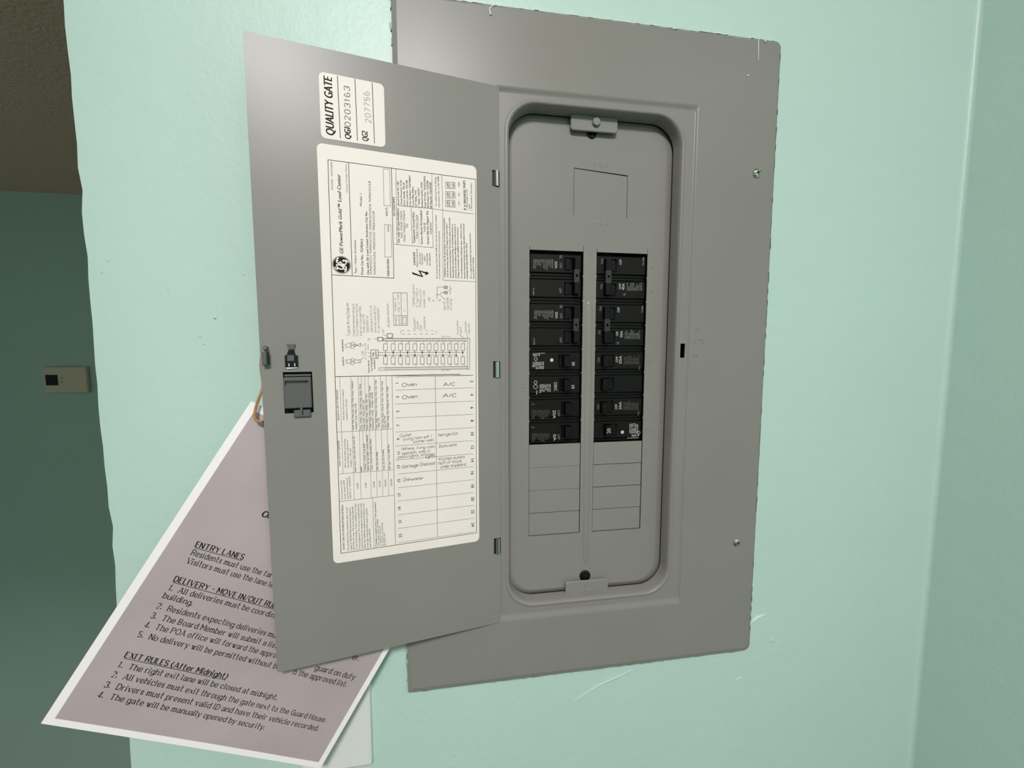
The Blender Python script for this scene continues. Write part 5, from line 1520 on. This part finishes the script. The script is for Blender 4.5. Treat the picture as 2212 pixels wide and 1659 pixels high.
for a0 in (20, 110, 200, 290):
    A_ = [math.radians(a0+v) for v in (0, 14, 28, 42)]
    SCR.append([(.80*math.cos(A_[0]), .80*math.sin(A_[0])), (.78*math.cos(A_[1]), .78*math.sin(A_[1])), (.70*math.cos(A_[2]), .70*math.sin(A_[2])), (.60*math.cos(A_[2]), .60*math.sin(A_[2])), (.60*math.cos(A_[1]), .60*math.sin(A_[1]))])
lift = 0
for P in SCR:
    for q in stroke_quads(smooth(P), lambda ux, uy: .085+.06*abs(uy)):
        lift += 1e-6
        l.add([(cx-p[1]*r, -.00038-lift, cz+p[0]*r) for p in q], [(0, 1, 2, 3)], 0)
lb = dpart(l, 'directory_label', ['paper', 'ink', 'ink2', 'ink3', 'pen'], fix=False); lb['label'] = 'cream wiring diagram and handwritten circuit directory label'
l = MB(); l.prism(rrect(-.1552, -.1039, .1960, .2482, .0040, 6), -.00022, -.00002)
for it in STICKER_LINES: put_line(l, it, -.00030)
for it in STICKER_TEXT: put_text(l, it, -.00032)
lb = dpart(l, 'inspection_sticker', ['paper', 'ink', 'ink2', 'ink3'], fix=False); lb['label'] = 'cream QUALITY GATE sticker with stamped numbers'
# latch slide in its window
h = MB(); h.box(SX0-.002, SX1+.002, .0040, .0046, SZ0-.002, SZ1+.002); dpart(h, 'latch_void_backing', 'dark')  # dark sheet behind the window, painting the shade of the void
h = MB()
gx0, gx1, gz0, gz1 = -.1905, -.1727, -.0119, -.0063
o_ = rrect(-.1917, -.1706, -.0303, -.0035, .0008, 3); i_ = rrect(-.1909, -.1714, -.0295, -.0043, .0008, 3)
gg = [(gx0, gz0), (gx1, gz0), (gx1, gz1), (gx0, gz1)]; gl = [(gx0+.0004, gz0+.0032), (gx1-.0004, gz0+.0032), (gx1-.0004, gz1-.0002), (gx0+.0004, gz1-.0002)]
h.flat(i_, [gg], -.0026); h.loft(i_, -.0026, o_, -.0016); h.loft(o_, -.0016, o_, .0030); h.loft(gg, -.0026, gl, .0004); h.flat(gl, [], .0004)
h.box(-.1912, -.1708, .0006, .0030, -.0028, -.0012)
sl = dpart(h, 'latch_slide', 'latch', 30)
h = MB(); h.box(-.1848, -.1719, -.0022, -.0004, -.0380, -.0318, 0, .0006); h.box(-.1800, -.1780, -.0026, -.0006, -.0330, -.0288, 0, .0004); h.box(-.1784, -.1776, -.00232, -.0021, -.0362, -.0318, 1)
dpart(h, 'latch_tongue', ['latch', 'dark'])
# spring clip
pp = lambda k_: [(x/1000, z/1000) for x, z in CLIP[k_]][::-1]
h = MB(); h.prism(pp('head'), -.0016, -.0008, mi=1); h.prism(pp('neck'), -.0010, -.0002); h.prism(pp('body'), -.0008, -.0001)
h.prism(pp('win'), -.0011, -.0008, mi=1)
for k_ in ('s1', 's2', 'low'): h.prism(pp(k_), -.0010, -.0008, mi=2)
dpart(h, 'spring_clip', ['spring', 'latch', 'plate'])
# bolt end standing out near the free edge
h = MB(); h.box(-.2058, -.2022, -.0052, -.0001, .0070, .0180, 0, .0007); h.box(-.2022, -.2013, -.0048, -.0001, .0078, .0180, 1)
h.lathe(-.2035, .0212, [(.0018, -.0001), (.0018, -.0034), (.0012, -.0042)], 16, 2)
dpart(h, 'latch_bolt', ['latch', 'spring', 'steel'], 30)

# ---------------------------------------------------------------- notice, cord, plate
pose, PWD, PHT = GEO['paper']
RA = _rz(pose[3]) @ _rx(pose[4]) @ _ry(pose[5])
notice = empty('paper_notice', pose[:3], 'tilted gray laminated notice with white margins hanging behind the panel door', 'notice', rot=RA.to_euler())
def curl(a, y, b):
    u_, v_ = a/PWD, b/PHT
    return (a, y+.0042*max(0, v_)**5*(1-u_)**2-.0030*v_**3*u_**2+.0012*math.sin(u_*3.1)*math.sin(v_*2.4+.4), b)
def sheet(a0, a1, b0, b1, y0, y1, name, m, mb=None):
    s_ = mb or MB(); nx, nz = 14, 18
    g = [(a0+(a1-a0)*i/nx, b0+(b1-b0)*j/nz) for j in range(nz+1) for i in range(nx+1)]
    n = len(g)
    fs = []
    for j in range(nz):
        for i in range(nx):
            k_ = j*(nx+1)+i
            fs += [(k_, k_+1, k_+nx+2, k_+nx+1), (n+k_, n+k_+nx+1, n+k_+nx+2, n+k_+1)]
    bd = [i for i in range(nx+1)]+[j*(nx+1)+nx for j in range(1, nz+1)]+[nz*(nx+1)+i for i in range(nx-1, -1, -1)]+[j*(nx+1) for j in range(nz-1, 0, -1)]
    for i in range(len(bd)): p, q = bd[i], bd[(i+1) % len(bd)]; fs.append((p, n+p, n+q, q))
    s_.add([(a, y0, b_) for a, b_ in g]+[(a, y1, b_) for a, b_ in g], fs, 0)
    return s_
s_ = sheet(0, PWD, 0, PHT, 0, .0004, '', None).map(curl); s_.build('lamination', 'white', notice, smooth=40)
s_ = sheet(.0062, PWD-.0052, .0058, PHT-.0062, -.00025, -.00005, '', None)
for it in NOTICE_LINES: put_line(s_, it, -.00040)
for it in NOTICE_TEXT: put_text(s_, it, -.00042)
hx_, hz_ = [v/1000 for v in GEO['hole']]
s_.add([(hx_+.0014*math.cos(i), -.0005, hz_+.0022*math.sin(i)) for i in [k_*math.pi/6 for k_ in range(12)]], [tuple(range(12))], 1)
s_.map(curl); s_.build('printed_area', ['notice', 'ink'], notice, fix=False)

c = MB(); P = [Vector(p) for p in CORD]; Q = []
for i in range(len(P)-1):
    p0, p1, p2, p3 = P[max(i-1, 0)], P[i], P[i+1], P[min(i+2, len(P)-1)]
    for j in range(4):
        t_ = j/4; Q.append(0.5*((2*p1)+(p2-p0)*t_+(2*p0-5*p1+4*p2-p3)*t_*t_+(3*p1-p0-3*p2+p3)*t_**3))
Q.append(P[-1]); n = len(Q)
cb = Q[0].copy()
c.tube([q-cb for q in Q], [.0011 if i > n*.35 else .0008 for i in range(n)], 10)
cord = c.build('hanging_cord', 'cord', None, cb, smooth=60)
tag(cord, 'tan cord looped from the door latch to the hole in the gray notice', 'cord')

b = MB(); px0, px1, pz0, pz1 = -.3045, -.2345, -.4136, -.2990
o_ = rrect(px0, px1, pz0, pz1, .004, 5); i1 = rrect(px0+.0008, px1-.0008, pz0+.0008, pz1-.0008, .0036, 5); i2 = rrect(px0+.004, px1-.004, pz0+.004, pz1-.004, .002, 5)
cz_ = (pz0+pz1)/2; cx_ = (px0+px1)/2
b.loft(o_, -.0001, o_, -.0032); b.loft(o_, -.0032, i1, -.0046); b.loft(i1, -.0046, i2, -.0058); b.flat(i2, [], -.0058); b.flat(o_, [], -.0001, 0, False)
b.v = [(x-cx_, y, z-pz0) for x, y, z in b.v]
wp = empty('wall_plate', (cx_, WY, pz0), 'blank white cover plate on the wall, half hidden behind the hanging notice', 'wall plate')
b.build('plate', 'plate', wp, smooth=30)
for z in (.030, .0846):
    s_ = MB(); s_.lathe(0, z, [(.0032, -.0057), (.0030, -.0064), (.0016, -.0067)], 16); s_.build('screw', 'plate', wp, smooth=50)

# ---------------------------------------------------------------- thermostat on the far hall wall
tl, br, sc_ = THERM['tl'], THERM['br'], THERM['screen']
tx0, tz1, tx1, tz0 = tl[0], tl[2], br[0], br[2]
th = empty('thermostat', ((tx0+tx1)/2, YF, tz0), 'beige rectangular thermostat with a black display on the dark far wall', 'thermostat')
ox, oz = (tx0+tx1)/2, tz0
b = MB(); b.box(tx0-ox, tx1-ox, -.016, -.005, 0, tz1-tz0, 0, .002); b.box(tx0-ox+.004, tx1-ox-.004, -.005, -.0001, .004, tz1-tz0-.004, 0)
b.build('housing', 'beige', th)
b = MB(); b.box(sc_[0]-ox, sc_[3]-ox, -.0168, -.0159, sc_[5]-oz, sc_[2]-oz, 0, .0003); b.build('display', 'screen', th)
for q in ('b1', 'b2'):
    p = THERM[q]; b = MB(); b.box(p[0]-ox-.0018, p[0]-ox+.0018, -.0172, -.0159, p[2]-oz-.0018, p[2]-oz+.0018, 0, .0004); b.build('button', 'latch', th)
bpy.context.view_layer.update()
